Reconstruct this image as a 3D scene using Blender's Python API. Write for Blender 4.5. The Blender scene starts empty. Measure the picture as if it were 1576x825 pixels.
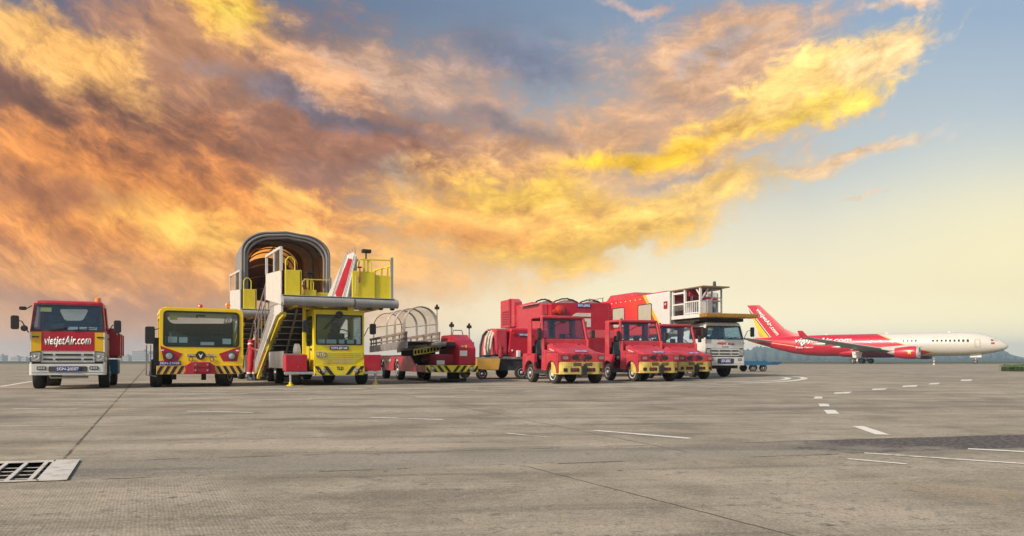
import bpy, bmesh, math, random
from mathutils import Vector, Matrix
R = math.radians
F_PX, CX, CY, CAM_H = 1150.0, 788.0, 556.0, 0.72      # focal length and horizon of the photograph (1576 px wide)

# ------------------------------------------------------------------ camera
scn = bpy.context.scene
col = scn.collection
cam_data = bpy.data.cameras.new("camera")
cam_data.sensor_width = 36.0
cam_data.lens = 36.0 * F_PX / 1576.0
cam_data.shift_y = (CY - 412.5) / 1576.0
cam_data.clip_start = 0.1
cam_data.clip_end = 9000
cam = bpy.data.objects.new("camera", cam_data)
cam.location = (0, 0, CAM_H)
cam.rotation_euler = (R(90), 0, 0)
col.objects.link(cam)
scn.camera = cam

# ------------------------------------------------------------------ world, sun, exposure
SUN_EL, SUN_AZ = 34.0, -129.0       # azimuth from +Y (north) towards +X (east)
scn.view_settings.view_transform = 'Standard'
scn.view_settings.look = 'None'
scn.view_settings.exposure = 0.08
scn.view_settings.gamma = 1.0

class NX:
    """tiny expression helper for math nodes"""
    def __init__(s, nt): s.nt = nt
    def m(s, op, a, b=None, c=None, clamp=False):
        n = s.nt.nodes.new('ShaderNodeMath'); n.operation = op; n.use_clamp = clamp
        for i, v in enumerate((a, b, c)):
            if v is None: continue
            if isinstance(v, (int, float)): n.inputs[i].default_value = v
            else: s.nt.links.new(v, n.inputs[i])
        return n.outputs[0]
    def add(s, a, b): return s.m('ADD', a, b)
    def sub(s, a, b): return s.m('SUBTRACT', a, b)
    def mul(s, a, b): return s.m('MULTIPLY', a, b)
    def mad(s, a, b, c): return s.m('MULTIPLY_ADD', a, b, c)
    def step(s, x, lo, hi, a=0.0, b=1.0, mode='SMOOTHSTEP'):
        n = s.nt.nodes.new('ShaderNodeMapRange'); n.interpolation_type = mode
        if isinstance(x, (int, float)): n.inputs[0].default_value = x
        else: s.nt.links.new(x, n.inputs[0])
        for i, v in zip((1, 2, 3, 4), (lo, hi, a, b)): n.inputs[i].default_value = v
        return n.outputs[0]
    def vec(s, x, y, z=0.0):
        n = s.nt.nodes.new('ShaderNodeCombineXYZ')
        for i, v in enumerate((x, y, z)):
            if isinstance(v, (int, float)): n.inputs[i].default_value = v
            else: s.nt.links.new(v, n.inputs[i])
        return n.outputs[0]
    def noise(s, v, scale, detail=4, rough=0.5, dist=0.0):
        n = s.nt.nodes.new('ShaderNodeTexNoise')
        n.inputs['Scale'].default_value = scale; n.inputs['Detail'].default_value = detail
        n.inputs['Roughness'].default_value = rough; n.inputs['Distortion'].default_value = dist
        s.nt.links.new(v, n.inputs['Vector'])
        return n.outputs['Fac']
    def mix(s, f, a, b, mode='MIX'):
        n = s.nt.nodes.new('ShaderNodeMix'); n.data_type = 'RGBA'; n.blend_type = mode
        for k, v in ((0, f), (6, a), (7, b)):
            if isinstance(v, (int, float)): n.inputs[k].default_value = v
            elif isinstance(v, tuple): n.inputs[k].default_value = (*v[:3], 1)
            else: s.nt.links.new(v, n.inputs[k])
        return n.outputs[2]

def lin(r, g, b):
    f = lambda c: c / 12.92 if c <= 0.04045 else ((c + 0.055) / 1.055) ** 2.4
    return (f(r / 255), f(g / 255), f(b / 255))

def build_world():
    w = bpy.data.worlds.new("World"); scn.world = w; w.use_nodes = True
    w.cycles.sampling_method = 'MANUAL'; w.cycles.sample_map_resolution = 256
    nt = w.node_tree; nt.nodes.clear(); x = NX(nt)
    out = nt.nodes.new('ShaderNodeOutputWorld'); bg = nt.nodes.new('ShaderNodeBackground')
    nt.links.new(bg.outputs[0], out.inputs[0])
    tc = nt.nodes.new('ShaderNodeTexCoord'); sp = nt.nodes.new('ShaderNodeSeparateXYZ')
    nt.links.new(tc.outputs['Generated'], sp.inputs[0])
    dx, dy, dz = sp.outputs
    ay = x.m('MAXIMUM', x.m('ABSOLUTE', dy), 0.12)
    U = x.mad(x.m('DIVIDE', dx, ay), 11.5, 7.88)          # sky coordinates: direction slopes
    V = x.mad(x.m('DIVIDE', dz, ay), -11.5, 5.56)
    P = x.vec(U, V, 0.0)
    # flow coordinate: streaks sink to the middle and rise again to the right
    uc = x.sub(U, 8.6)
    W = x.mad(x.mul(uc, uc), 0.036, V)
    q1 = x.sub(x.noise(x.vec(U, V, 31.0), 0.9, 3, 0.5), 0.5); q2 = x.sub(x.noise(x.vec(U, V, 47.0), 0.9, 3, 0.5), 0.5)
    Uf = x.mad(q1, 0.8, U); Wf = x.mad(q2, 0.55, W)
    n1 = x.noise(x.vec(x.mul(Uf, 0.36), x.mul(Wf, 1.15), 3.7), 1.2, 8, 0.56, 0.12)        # long streaks
    n2 = x.noise(x.vec(x.mul(Uf, 0.95), x.mul(Wf, 1.7), 9.1), 1.5, 8, 0.60, 0.15)          # billows
    n3 = x.noise(x.vec(x.mul(Uf, 1.5), x.mul(Wf, 2.3), 1.3), 2.8, 8, 0.66, 0.2)            # tufts
    nz = x.sub(x.add(x.add(x.mul(n1, 0.42), x.mul(n2, 0.33)), x.mul(n3, 0.25)), 0.5)
    w1 = x.noise(x.vec(U, V, 5.0), 0.75, 6, 0.62); w2 = x.noise(x.vec(U, V, 15.0), 0.75, 6, 0.62)
    Uw = x.add(U, x.mul(x.sub(w1, 0.5), 2.2)); Vw = x.add(V, x.mul(x.sub(w2, 0.5), 1.2))
    # clear sky
    side = x.step(U, 2.0, 16.0)
    top = x.mix(side, lin(92, 108, 134), lin(150, 172, 196))
    mid = x.mix(side, lin(178, 160, 146), lin(212, 218, 210))
    low = x.mix(x.step(U, 1.5, 10.0), lin(226, 166, 116), lin(255, 240, 198))
    vv = x.add(V, x.mul(x.sub(w1, 0.5), 0.3))
    c = x.mix(x.step(vv, 0.2, 3.3, mode='LINEAR'), top, mid)
    c = x.mix(x.step(vv, 2.4, 4.8), c, low)
    glow = x.sub(1.0, x.m('SQRT', x.add(x.m('POWER', x.mul(x.sub(U, 15.9), 0.25), 2.0), x.m('POWER', x.mul(x.sub(V, 4.0), 0.4), 2.0))))
    c = x.mix(x.step(glow, 0.0, 1.0, 0.0, 0.8), c, lin(254, 240, 190))
    c = x.mix(x.step(V, 4.9, 5.56, 0.0, 0.35), c, x.mix(x.step(U, 1.5, 10.0), lin(226, 198, 180), lin(255, 246, 222)))
    vb = x.step(V, 2.8, 5.4, 1.0, 1.05); vb = x.mul(vb, x.step(V, 4.3, 5.5, 1.0, 1.28)); c = x.mix(1.0, c, x.vec(vb, vb, vb), 'MULTIPLY')
    cover = [0.0]
    def blob(c, cx, cy, rx, ry, deg, rgb, alpha=1.0, amp=1.6, lo=0.0, hi=0.45, nn=None):
        rx *= 1.14; ry *= 1.28
        ca, sa = math.cos(R(deg)), math.sin(R(deg))
        a = x.sub(Uw, cx); b = x.sub(Vw, cy)
        p = x.add(x.mul(a, ca / rx), x.mul(b, sa / rx)); q = x.add(x.mul(a, -sa / ry), x.mul(b, ca / ry))
        r = x.m('SQRT', x.add(x.mul(p, p), x.mul(q, q)))
        k = x.step(x.mad(nz, amp * 1.25, x.sub(1.0, r)), lo, hi, 0.0, alpha)
        cover[0] = x.m('MAXIMUM', cover[0], k) if not isinstance(cover[0], float) else k
        return x.mix(k, c, lin(rgb[0], rgb[1] * 0.972, rgb[2] * 0.97))
    for a in CLOUDS():
        c = blob(c, *a[0], **a[1])
    # light and dark inside the clouds
    tx = x.add(x.add(x.mul(x.sub(n1, 0.5), 0.9), x.mul(x.sub(n2, 0.5), 1.15)), x.mul(x.sub(n3, 0.5), 0.5))
    gain = x.m('MAXIMUM', x.mad(x.mul(tx, cover[0]), 1.5, 1.03), 0.2)
    c = x.mix(1.0, c, x.vec(gain, x.m('POWER', gain, 1.18), x.m('POWER', gain, 1.3)), 'MULTIPLY')
    # rear half of the sky (behind the camera): plain daylight sky
    sky = nt.nodes.new('ShaderNodeTexSky'); sky.sky_type = 'NISHITA'; sky.sun_disc = False
    sky.sun_elevation = R(SUN_EL); sky.sun_rotation = R(SUN_AZ); sky.air_density = 1.5; sky.dust_density = 3.0
    sv = nt.nodes.new('ShaderNodeVectorMath'); sv.operation = 'SCALE'; sv.inputs[3].default_value = 0.11
    nt.links.new(sky.outputs[0], sv.inputs[0])
    fin = x.mix(x.step(dy, -0.25, 0.12), sv.outputs[0], c)
    nt.links.new(fin, bg.inputs[0]); bg.inputs[1].default_value = 1.0

def CLOUDS():
    B = lambda *a, **k: (a, k)
    return [
     B(1.6, 2.7, 5.6, 2.7, 6, (146, 98, 72), alpha=0.95, hi=0.7, amp=1.2),
     B(4.6, 0.8, 4.0, 1.2, 12, (158, 122, 102), alpha=0.8, hi=0.9, amp=2.4),
     B(5.8, 2.2, 3.6, 0.85, 14, (162, 112, 86), alpha=0.92, hi=0.7),
     B(8.4, 2.4, 2.4, 0.6, 6, (198, 150, 108), alpha=0.85, hi=0.8),
     B(5.9, 1.0, 2.3, 0.6, 12, (214, 176, 146), alpha=0.8, hi=0.9, amp=2.4),
     B(7.3, 1.75, 1.2, 0.4, 20, (206, 164, 134), alpha=0.6, hi=0.9, amp=2.4),
     B(2.9, 0.7, 2.0, 0.75, 26, (190, 138, 98), alpha=0.8, hi=0.8),
     B(5.0, 1.62, 2.3, 0.22, 17, (104, 108, 124), alpha=0.75, hi=0.8, amp=2.0),
     B(8.2, 0.9, 2.2, 0.7, 6, (104, 116, 140), alpha=0.6, hi=1.2, amp=1.6),
     B(10.6, 2.5, 2.9, 1.1, -14, (232, 192, 140), alpha=0.6, hi=1.0, amp=2.4),
     B(9.2, 2.0, 1.8, 0.5, -4, (206, 158, 112), alpha=0.8, hi=0.9, amp=2.0),
     B(10.9, 1.1, 2.4, 1.1, -22, (212, 166, 124), alpha=0.88, hi=0.9, amp=2.0),
     B(11.6, 0.5, 1.6, 0.5, -20, (226, 182, 136), alpha=0.75, hi=0.9, amp=2.6),
     B(1.6, 1.75, 3.6, 0.42, 12, (124, 86, 70), alpha=0.8, hi=0.9),
     B(0.3, 1.5, 1.2, 0.3, 12, (118, 84, 72), alpha=0.7, hi=0.9),
     B(3.5, 0.12, 1.25, 0.5, 28, (255, 196, 84), hi=0.75, amp=1.2),
     B(3.7, 0.3, 0.8, 0.3, 40, (255, 224, 92), alpha=0.95, hi=0.9, amp=1.2),
     B(4.6, 0.95, 1.5, 0.3, 30, (228, 168, 110), alpha=0.75, hi=0.9, amp=2.4),
     B(1.15, 0.95, 1.75, 0.55, 22, (242, 184, 100), hi=0.9, amp=1.2),
     B(0.2, 0.35, 0.8, 0.42, 20, (250, 194, 108), alpha=0.9, hi=0.8, amp=1.2),
     B(0.6, 2.25, 1.5, 0.5, 10, (230, 152, 78), alpha=0.9, hi=0.9, amp=1.8),
     B(2.2, 3.3, 4.2, 1.45, 6, (224, 140, 62), alpha=0.9, hi=0.8, amp=1.5),
     B(2.9, 3.55, 3.4, 0.85, 8, (248, 166, 70), alpha=0.95, hi=0.9, amp=1.3),
     B(2.9, 3.5, 1.8, 0.45, 12, (255, 196, 84), alpha=0.9, hi=0.9, amp=1.4),
     B(1.8, 4.2, 3.6, 0.45, 4, (238, 166, 86), alpha=0.9, hi=0.9, amp=1.4),
     B(4.45, 2.95, 0.6, 0.26, 25, (248, 184, 88), alpha=0.9, hi=0.8),
     B(0.9, 2.95, 1.7, 0.3, 8, (150, 94, 66), alpha=0.7, hi=0.9, amp=2.0),
     B(5.0, 2.6, 1.2, 0.3, 10, (150, 112, 96), alpha=0.7, hi=0.9, amp=2.0),
     B(6.2, 3.0, 0.65, 0.5, 20, (248, 190, 96), alpha=0.85, hi=0.9, amp=1.6),
     B(7.9, 3.4, 2.9, 0.95, 2, (250, 190, 92), alpha=0.97, hi=0.7, amp=1.6),
     B(5.6, 4.1, 2.8, 0.6, 2, (248, 188, 104), alpha=0.8, hi=0.9, amp=1.3),
     B(8.3, 3.0, 1.7, 0.35, 6, (255, 212, 84), alpha=0.9, hi=0.9, amp=1.9),
     B(8.6, 3.85, 1.7, 0.3, -4, (255, 210, 78), alpha=0.9, hi=0.9, amp=1.8),
     B(7.2, 3.65, 1.8, 0.2, 4, (224, 150, 72), alpha=0.7, hi=0.9, amp=2.0),
     B(9.9, 3.6, 1.9, 0.42, -10, (255, 208, 96), alpha=0.95, hi=0.7, amp=2.2),
     B(10.9, 2.95, 2.0, 0.4, -18, (255, 212, 112), alpha=0.92, hi=0.8, amp=2.4),
     B(10.6, 2.6, 2.2, 0.3, -14, (220, 184, 146), alpha=0.85, hi=0.9, amp=2.0),
     B(11.2, 2.0, 2.4, 0.45, -16, (255, 204, 92), alpha=0.97, hi=0.7, amp=2.2),
     B(12.5, 1.3, 2.3, 0.45, -27, (255, 216, 128), alpha=0.95, hi=0.7, amp=2.4),
     B(13.6, 0.78, 1.1, 0.32, -30, (252, 218, 156), alpha=0.9, hi=0.7, amp=1.8),
     B(10.0, 2.32, 1.5, 0.24, -12, (255, 208, 52), alpha=1.0, hi=0.8, amp=1.2),
     B(12.4, 1.7, 1.6, 0.18, -22, (255, 220, 96), alpha=0.9, hi=0.8, amp=1.4),
     B(13.0, 2.35, 1.7, 0.17, -14, (248, 208, 152), alpha=0.85, hi=1.0, amp=0.9),
     B(13.3, 3.05, 0.55, 0.06, -6, (248, 216, 180), alpha=0.6, hi=1.0, amp=0.6),
     B(13.9, 0.0, 0.7, 0.12, -4, (246, 206, 160), alpha=0.8, hi=0.8, amp=0.8),
     B(9.9, 0.08, 0.7, 0.13, 4, (236, 192, 160), alpha=0.7, hi=1.0, amp=1.4),
     B(7.6, 1.9, 1.5, 0.2, 12, (112, 116, 130), alpha=0.7, hi=0.9, amp=2.2),
     B(6.0, 2.75, 0.6, 0.35, 10, (140, 130, 128), alpha=0.7, hi=0.9, amp=1.6),
     B(7.9, 0.9, 1.3, 0.35, 14, (112, 122, 144), alpha=0.7, hi=0.9, amp=1.8),
     B(11.2, 0.75, 0.9, 0.2, -24, (140, 146, 158), alpha=0.6, hi=0.9, amp=2.2),
     B(10.4, 2.75, 1.0, 0.1, -14, (168, 166, 166), alpha=0.6, hi=0.9, amp=2.2),
     B(0.8, 4.6, 3.4, 0.22, 3, (182, 138, 110), alpha=0.5, hi=1.2, amp=1.4),
    ]
build_world()

sun_data = bpy.data.lights.new("sun", 'SUN')
sun_data.energy = 4.6; sun_data.angle = R(4.0); sun_data.color = (1.0, 0.84, 0.66)
sun = bpy.data.objects.new("sun", sun_data)
_d = Vector((math.sin(R(SUN_AZ)) * math.cos(R(SUN_EL)), math.cos(R(SUN_AZ)) * math.cos(R(SUN_EL)), math.sin(R(SUN_EL))))
sun.rotation_euler = _d.to_track_quat('Z', 'Y').to_euler()
sun.location = (-20, -10, 30)
col.objects.link(sun)

# ------------------------------------------------------------------ materials
MATS = {}
def mat(name, rgb, rough=0.5, metal=0.0, coat=0.0, dirt=0.12, dscale=3.0, bump=0.0, bscale=40.0, spec=0.5, dirt_rgb=(0.16, 0.13, 0.10)):
    if name in MATS: return MATS[name]
    m = bpy.data.materials.new(name); m.use_nodes = True
    nt = m.node_tree; x = NX(nt); b = nt.nodes['Principled BSDF']
    b.inputs['Roughness'].default_value = rough; b.inputs['Metallic'].default_value = metal
    b.inputs['Coat Weight'].default_value = coat; b.inputs['Coat Roughness'].default_value = 0.12
    b.inputs['Specular IOR Level'].default_value = spec
    tc = nt.nodes.new('ShaderNodeTexCoord')
    o = tc.outputs['Object']
    n = x.noise(o, dscale, 6, 0.65); n2 = x.noise(o, dscale * 9, 3, 0.7)
    f = x.m('MULTIPLY', x.step(n, 0.42, 0.78), dirt * 2.2)
    f = x.add(f, x.mul(x.step(n2, 0.5, 0.85), dirt * 0.9))
    sv = nt.nodes.new('ShaderNodeMapping'); sv.inputs['Scale'].default_value = (11, 11, 1.2); nt.links.new(o, sv.inputs[0])
    n3 = x.noise(sv.outputs[0], 1.0, 4, .7)
    f = x.add(f, x.mul(x.step(n3, 0.52, 0.80), dirt * 1.6))
    c = x.mix(f, tuple(rgb), dirt_rgb)
    c = x.mix(x.step(n3, 0.46, 0.28, 0, dirt * 0.8), c, tuple(min(1.0, v * 1.35 + .03) for v in rgb))
    nt.links.new(c, b.inputs['Base Color'])
    nt.links.new(x.mad(x.step(n, 0.3, 0.8), 0.25, max(0.0, rough - 0.08)), b.inputs['Roughness'])
    if bump:
        bp = nt.nodes.new('ShaderNodeBump'); bp.inputs['Strength'].default_value = bump; bp.inputs['Distance'].default_value = 0.02
        nt.links.new(x.noise(o, bscale, 4, 0.6), bp.inputs['Height']); nt.links.new(bp.outputs[0], b.inputs['Normal'])
    MATS[name] = m
    return m

def glass_mat(name, tint=(0.80, 0.90, 0.94), refl=0.07):
    m = bpy.data.materials.new(name); m.use_nodes = True
    nt = m.node_tree; nt.nodes.clear()
    out = nt.nodes.new('ShaderNodeOutputMaterial'); mx = nt.nodes.new('ShaderNodeMixShader')
    t = nt.nodes.new('ShaderNodeBsdfTransparent'); g = nt.nodes.new('ShaderNodeBsdfGlossy')
    t.inputs[0].default_value = (*tint, 1); g.inputs['Roughness'].default_value = 0.03
    lw = nt.nodes.new('ShaderNodeLayerWeight'); lw.inputs[0].default_value = 0.35
    x = NX(nt)
    nt.links.new(x.mad(lw.outputs['Fresnel'], 0.4, refl), mx.inputs[0])
    nt.links.new(t.outputs[0], mx.inputs[1]); nt.links.new(g.outputs[0], mx.inputs[2]); nt.links.new(mx.outputs[0], out.inputs[0])
    return m

M_WHITE = mat('white_paint', (0.66, 0.67, 0.67), 0.35, coat=0.4, dirt=0.12)
M_RED = mat('red_paint', (0.44, 0.004, 0.028), 0.38, coat=0.25, dirt=0.12)
M_REDF = mat('faded_red_paint', (0.46, 0.034, 0.060), 0.42, coat=0.12, dirt=0.20, dirt_rgb=(0.50, 0.16, 0.14))
M_DKRED = mat('dark_red_paint', (0.30, 0.008, 0.03), 0.5, dirt=0.15)
M_YEL = mat('yellow_paint', (0.90, 0.62, 0.012), 0.4, coat=0.3, dirt=0.09)
M_YELG = mat('lemon_yellow_paint', (0.76, 0.62, 0.02), 0.4, coat=0.3, dirt=0.09)
M_YELW = mat('worn_yellow_paint', (0.60, 0.47, 0.12), 0.65, dirt=0.32, dscale=6, dirt_rgb=(0.20, 0.09, 0.04))
M_ORY = mat('ochre_paint', (0.72, 0.42, 0.08), 0.5, dirt=0.15)
M_CORN = mat('amber_yellow_paint', (0.78, 0.45, 0.01), 0.4, dirt=0.06)
M_BLK = mat('black_plastic', (0.018, 0.018, 0.022), 0.5, dirt=0.15, dirt_rgb=(0.10, 0.09, 0.08))
M_TYRE = mat('tyre_rubber', (0.020, 0.020, 0.023), 0.85, dirt=0.25, bump=0.3, dirt_rgb=(0.10, 0.085, 0.07))
M_UNDER = mat('chassis_black', (0.022, 0.022, 0.026), 0.7, dirt=0.3, dirt_rgb=(0.09, 0.07, 0.055))
M_RIM = mat('grey_rim', (0.42, 0.43, 0.45), 0.45, 0.3, dirt=0.25)
M_RIMW = mat('white_rim', (0.70, 0.70, 0.68), 0.5, dirt=0.25)
M_ALU = mat('aluminium', (0.58, 0.59, 0.60), 0.38, 0.75, dirt=0.2)
M_STEEL = mat('galvanised_steel', (0.42, 0.42, 0.42), 0.5, 0.6, dirt=0.3, dirt_rgb=(0.20, 0.12, 0.07))
M_GREY = mat('grey_paint', (0.30, 0.31, 0.32), 0.5, dirt=0.15)
M_GREYBMP = mat('grey_rubber_bumper', (0.22, 0.23, 0.24), 0.6, dirt=0.25, dirt_rgb=(0.40, 0.37, 0.33), bump=0.2)
M_DKGREY = mat('dark_grey_plastic', (0.05, 0.052, 0.058), 0.6, dirt=0.15)
M_PAPER = mat('paper_white', (0.75, 0.75, 0.72), 0.8, dirt=0.04)
M_SEAT = mat('seat_vinyl', (0.022, 0.038, 0.055), 0.6, dirt=0.1)
M_CABIN = mat('cabin_lining', (0.028, 0.055, 0.085), 0.7, dirt=0.1)
M_BLUE = mat('plate_blue', (0.012, 0.035, 0.30), 0.45, dirt=0.04)
M_BLUEP = mat('blue_paint', (0.015, 0.12, 0.24), 0.5, dirt=0.15)
M_LETTER = mat('white_lettering', (0.82, 0.82, 0.80), 0.5, dirt=0.03)
M_LETRED = mat('red_lettering', (0.55, 0.01, 0.03), 0.5, dirt=0.03)
M_LETYEL = mat('yellow_lettering', (0.80, 0.62, 0.10), 0.5, dirt=0.03)
M_LENS = mat('lamp_lens', (0.55, 0.57, 0.58), 0.12, 0.4, coat=1.0, dirt=0.05)
M_AMBER = mat('amber_lens', (0.85, 0.24, 0.01), 0.2, coat=1.0, dirt=0.05)
M_REDLENS = mat('red_lens', (0.55, 0.03, 0.01), 0.2, coat=1.0, dirt=0.05)
M_CANVAS = mat('grey_canvas', (0.20, 0.19, 0.19), 0.8, dirt=0.25, bump=0.5, bscale=5, dirt_rgb=(0.30, 0.29, 0.28))
M_CANVASD = mat('dark_canvas', (0.12, 0.09, 0.12), 0.85, dirt=0.15, bump=0.4, bscale=5)
M_TREAD = mat('stair_tread', (0.09, 0.085, 0.085), 0.6, 0.3, dirt=0.25)
M_HIVIS = mat('reflective_tape', (0.70, 0.70, 0.68), 0.4, dirt=0.05)
M_OVERALL = mat('red_cotton', (0.42, 0.015, 0.03), 0.9, dirt=0.15, bump=0.3, bscale=14)
M_SKIN = mat('skin', (0.42, 0.24, 0.16), 0.6, dirt=0.03)
M_HAIR = mat('black_hair', (0.012, 0.011, 0.011), 0.6, dirt=0.02)
M_BOOT = mat('dark_boots', (0.02, 0.025, 0.05), 0.6, dirt=0.2)
GLASS = glass_mat('window_glass')
GLASS_D = glass_mat('tinted_glass', (0.30, 0.38, 0.40), 0.14)

# ------------------------------------------------------------------ object helpers
def tag(o, label=None, cat=None, group=None, kind=None):
    if label: o['label'] = label
    if cat: o['category'] = cat
    if group: o['group'] = group
    if kind: o['kind'] = kind
    return o

class MB:
    """collects shapes into one mesh"""
    def __init__(s): s.v = []; s.f = []
    def add(s, vs, fs):
        k = len(s.v); s.v += [Vector(p) for p in vs]; s.f += [tuple(i + k for i in f) for f in fs]; return s
    def box(s, x0, x1, y0, y1, z0, z1, rot=None, about=None):
        vs = [Vector((x, y, z)) for z in (z0, z1) for y in (y0, y1) for x in (x0, x1)]
        if rot is not None:
            c = Vector(about) if about is not None else Vector(((x0 + x1) / 2, (y0 + y1) / 2, (z0 + z1) / 2))
            vs = [c + rot @ (p - c) for p in vs]
        return s.add(vs, [(0, 2, 3, 1), (4, 5, 7, 6), (0, 1, 5, 4), (2, 6, 7, 3), (0, 4, 6, 2), (1, 3, 7, 5)])
    def bar(s, a, b, w, h=None, up=(0, 0, 1)):
        a, b = Vector(a), Vector(b); h = h or w; d = (b - a).normalized(); upv = Vector(up)
        if abs(d.dot(upv)) > 0.98: upv = Vector((0, 1, 0))
        sx = d.cross(upv).normalized() * w / 2; sz = sx.cross(d).normalized() * h / 2
        vs = [p + i * sx + j * sz for p in (a, b) for j in (-1, 1) for i in (-1, 1)]
        return s.add(vs, [(0, 1, 3, 2), (4, 6, 7, 5), (0, 4, 5, 1), (2, 3, 7, 6), (0, 2, 6, 4), (1, 5, 7, 3)])
    def tube(s, pts, r, n=8, cap=True):
        pts = [Vector(p) for p in pts]; rings = []; prev = None
        rr = r if isinstance(r, (list, tuple)) else [r] * len(pts)
        for i, p in enumerate(pts):
            d = (pts[min(i + 1, len(pts) - 1)] - pts[max(i - 1, 0)]).normalized()
            if prev is None:
                a = Vector((0, 0, 1)) if abs(d.z) < 0.9 else Vector((1, 0, 0))
                nrm = d.cross(a).normalized()
            else:
                nrm = (prev - d * prev.dot(d)).normalized()
            prev = nrm; bn = d.cross(nrm)
            rings.append([p + rr[i] * (math.cos(2 * math.pi * k / n) * nrm + math.sin(2 * math.pi * k / n) * bn) for k in range(n)])
        vs = [q for ring in rings for q in ring]; fs = []
        for i in range(len(pts) - 1):
            for k in range(n):
                fs.append((i * n + k, i * n + (k + 1) % n, (i + 1) * n + (k + 1) % n, (i + 1) * n + k))
        if cap: fs.append(tuple(range(n - 1, -1, -1))); fs.append(tuple((len(pts) - 1) * n + k for k in range(n)))
        return s.add(vs, fs)
    def cyl(s, a, b, r, n=20, r2=None): return s.tube([a, b], [r, r if r2 is None else r2], n)
    def lathe(s, c, axis, prof, n=28):
        """prof: (distance along axis, radius)"""
        ax = Vector(axis).normalized(); a = Vector((0, 0, 1)) if abs(ax.z) < 0.9 else Vector((1, 0, 0))
        u = ax.cross(a).normalized(); w = ax.cross(u); c = Vector(c)
        vs = [c + ax * t + r * (math.cos(2 * math.pi * k / n) * u + math.sin(2 * math.pi * k / n) * w) for t, r in prof for k in range(n)]
        fs = [(i * n + k, i * n + (k + 1) % n, (i + 1) * n + (k + 1) % n, (i + 1) * n + k) for i in range(len(prof) - 1) for k in range(n)]
        if prof[0][1] > 0: fs.append(tuple(range(n - 1, -1, -1)))
        if prof[-1][1] > 0: fs.append(tuple((len(prof) - 1) * n + k for k in range(n)))
        return s.add(vs, fs)
    def plate(s, pts, f, t):
        """pts: 2-D outline; f(u, v) -> point; t: thickness vector"""
        t = Vector(t); a = [Vector(f(*p)) for p in pts]; n = len(a)
        b = [p + t for p in a]
        fs = [tuple(range(n)), tuple(range(2 * n - 1, n - 1, -1))] + [(i, i + n, (i + 1) % n + n, (i + 1) % n) for i in range(n)]
        return s.add(a + b, fs)
    def ring(s, outer, inner, f, t):
        t = Vector(t); n = len(outer)
        a = [Vector(f(*p)) for p in outer]; b = [Vector(f(*p)) for p in inner]
        vs = a + b + [p + t for p in a] + [p + t for p in b]; fs = []
        for i in range(n):
            j = (i + 1) % n
            fs += [(i, j, n + j, n + i), (2 * n + i, 3 * n + i, 3 * n + j, 2 * n + j), (i, 2 * n + i, 2 * n + j, j), (n + i, n + j, 3 * n + j, 3 * n + i)]
        return s.add(vs, fs)
    def loft(s, secs, cap=True):
        n = len(secs[0]); vs = [p for q in secs for p in q]; fs = []
        for i in range(len(secs) - 1):
            for k in range(n): fs.append((i * n + k, i * n + (k + 1) % n, (i + 1) * n + (k + 1) % n, (i + 1) * n + k))
        if cap: fs.append(tuple(range(n - 1, -1, -1))); fs.append(tuple((len(secs) - 1) * n + k for k in range(n)))
        return s.add(vs, fs)
    def build(s, name, m, parent=None, bevel=0.0, smooth=False, seg=2):
        me = bpy.data.meshes.new(name); me.from_pydata([tuple(v) for v in s.v], [], s.f); me.update()
        bm = bmesh.new(); bm.from_mesh(me); bmesh.ops.recalc_face_normals(bm, faces=bm.faces); bm.to_mesh(me); bm.free()
        me.materials.append(m)
        o = bpy.data.objects.new(name, me); col.objects.link(o)
        if parent is not None: o.parent = parent
        if smooth:
            for p in me.polygons: p.use_smooth = True
            me.set_sharp_from_angle(angle=R(38))
        if bevel:
            b = o.modifiers.new('bevel', 'BEVEL'); b.width = bevel; b.segments = seg; b.limit_method = 'ANGLE'; b.angle_limit = R(35)
        return o

def rrect(x0, x1, z0, z1, r, n=5): return rpoly([(x0, z0), (x1, z0), (x1, z1), (x0, z1)], r, n)
def rpoly(c, r, n=5):
    """polygon with rounded corners; n points per corner, so outlines with equal corner counts pair up"""
    out = []; k = len(c); rs = r if isinstance(r, (list, tuple)) else [r] * k
    for i in range(k):
        p = Vector(c[i]); a = Vector(c[i - 1]) - p; b = Vector(c[(i + 1) % k]) - p
        rr = min(rs[i], a.length * 0.45, b.length * 0.45); p0 = p + a.normalized() * rr; p1 = p + b.normalized() * rr
        for j in range(n):
            t = j / (n - 1); out.append(tuple((1 - t) ** 2 * p0 + 2 * t * (1 - t) * p + t * t * p1))
    return out

def clip(poly, x0, x1, z0, z1):
    def cut(ps, inside, inter):
        out = []
        for i, p in enumerate(ps):
            q = ps[i - 1]
            if inside(p):
                if not inside(q): out.append(inter(q, p))
                out.append(p)
            elif inside(q): out.append(inter(q, p))
        return out
    lx = lambda c: (lambda a, b: (c, a[1] + (b[1] - a[1]) * (c - a[0]) / (b[0] - a[0])))
    lz = lambda c: (lambda a, b: (a[0] + (b[0] - a[0]) * (c - a[1]) / (b[1] - a[1]), c))
    for ins, it in ((lambda p: p[0] >= x0, lx(x0)), (lambda p: p[0] <= x1, lx(x1)), (lambda p: p[1] >= z0, lz(z0)), (lambda p: p[1] <= z1, lz(z1))):
        if poly: poly = cut(poly, ins, it)
    return poly

def stripes(x0, x1, z0, z1, w, gap, lean, start=0.0):
    out = []; x = x0 - abs(lean) * (z1 - z0) - w + start
    while x < x1 + abs(lean) * (z1 - z0):
        p = clip([(x, z0), (x + w, z0), (x + w + lean * (z1 - z0), z1), (x + lean * (z1 - z0), z1)], x0, x1, z0, z1)
        if len(p) > 2: out.append(p)
        x += w + gap
    return out

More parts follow.
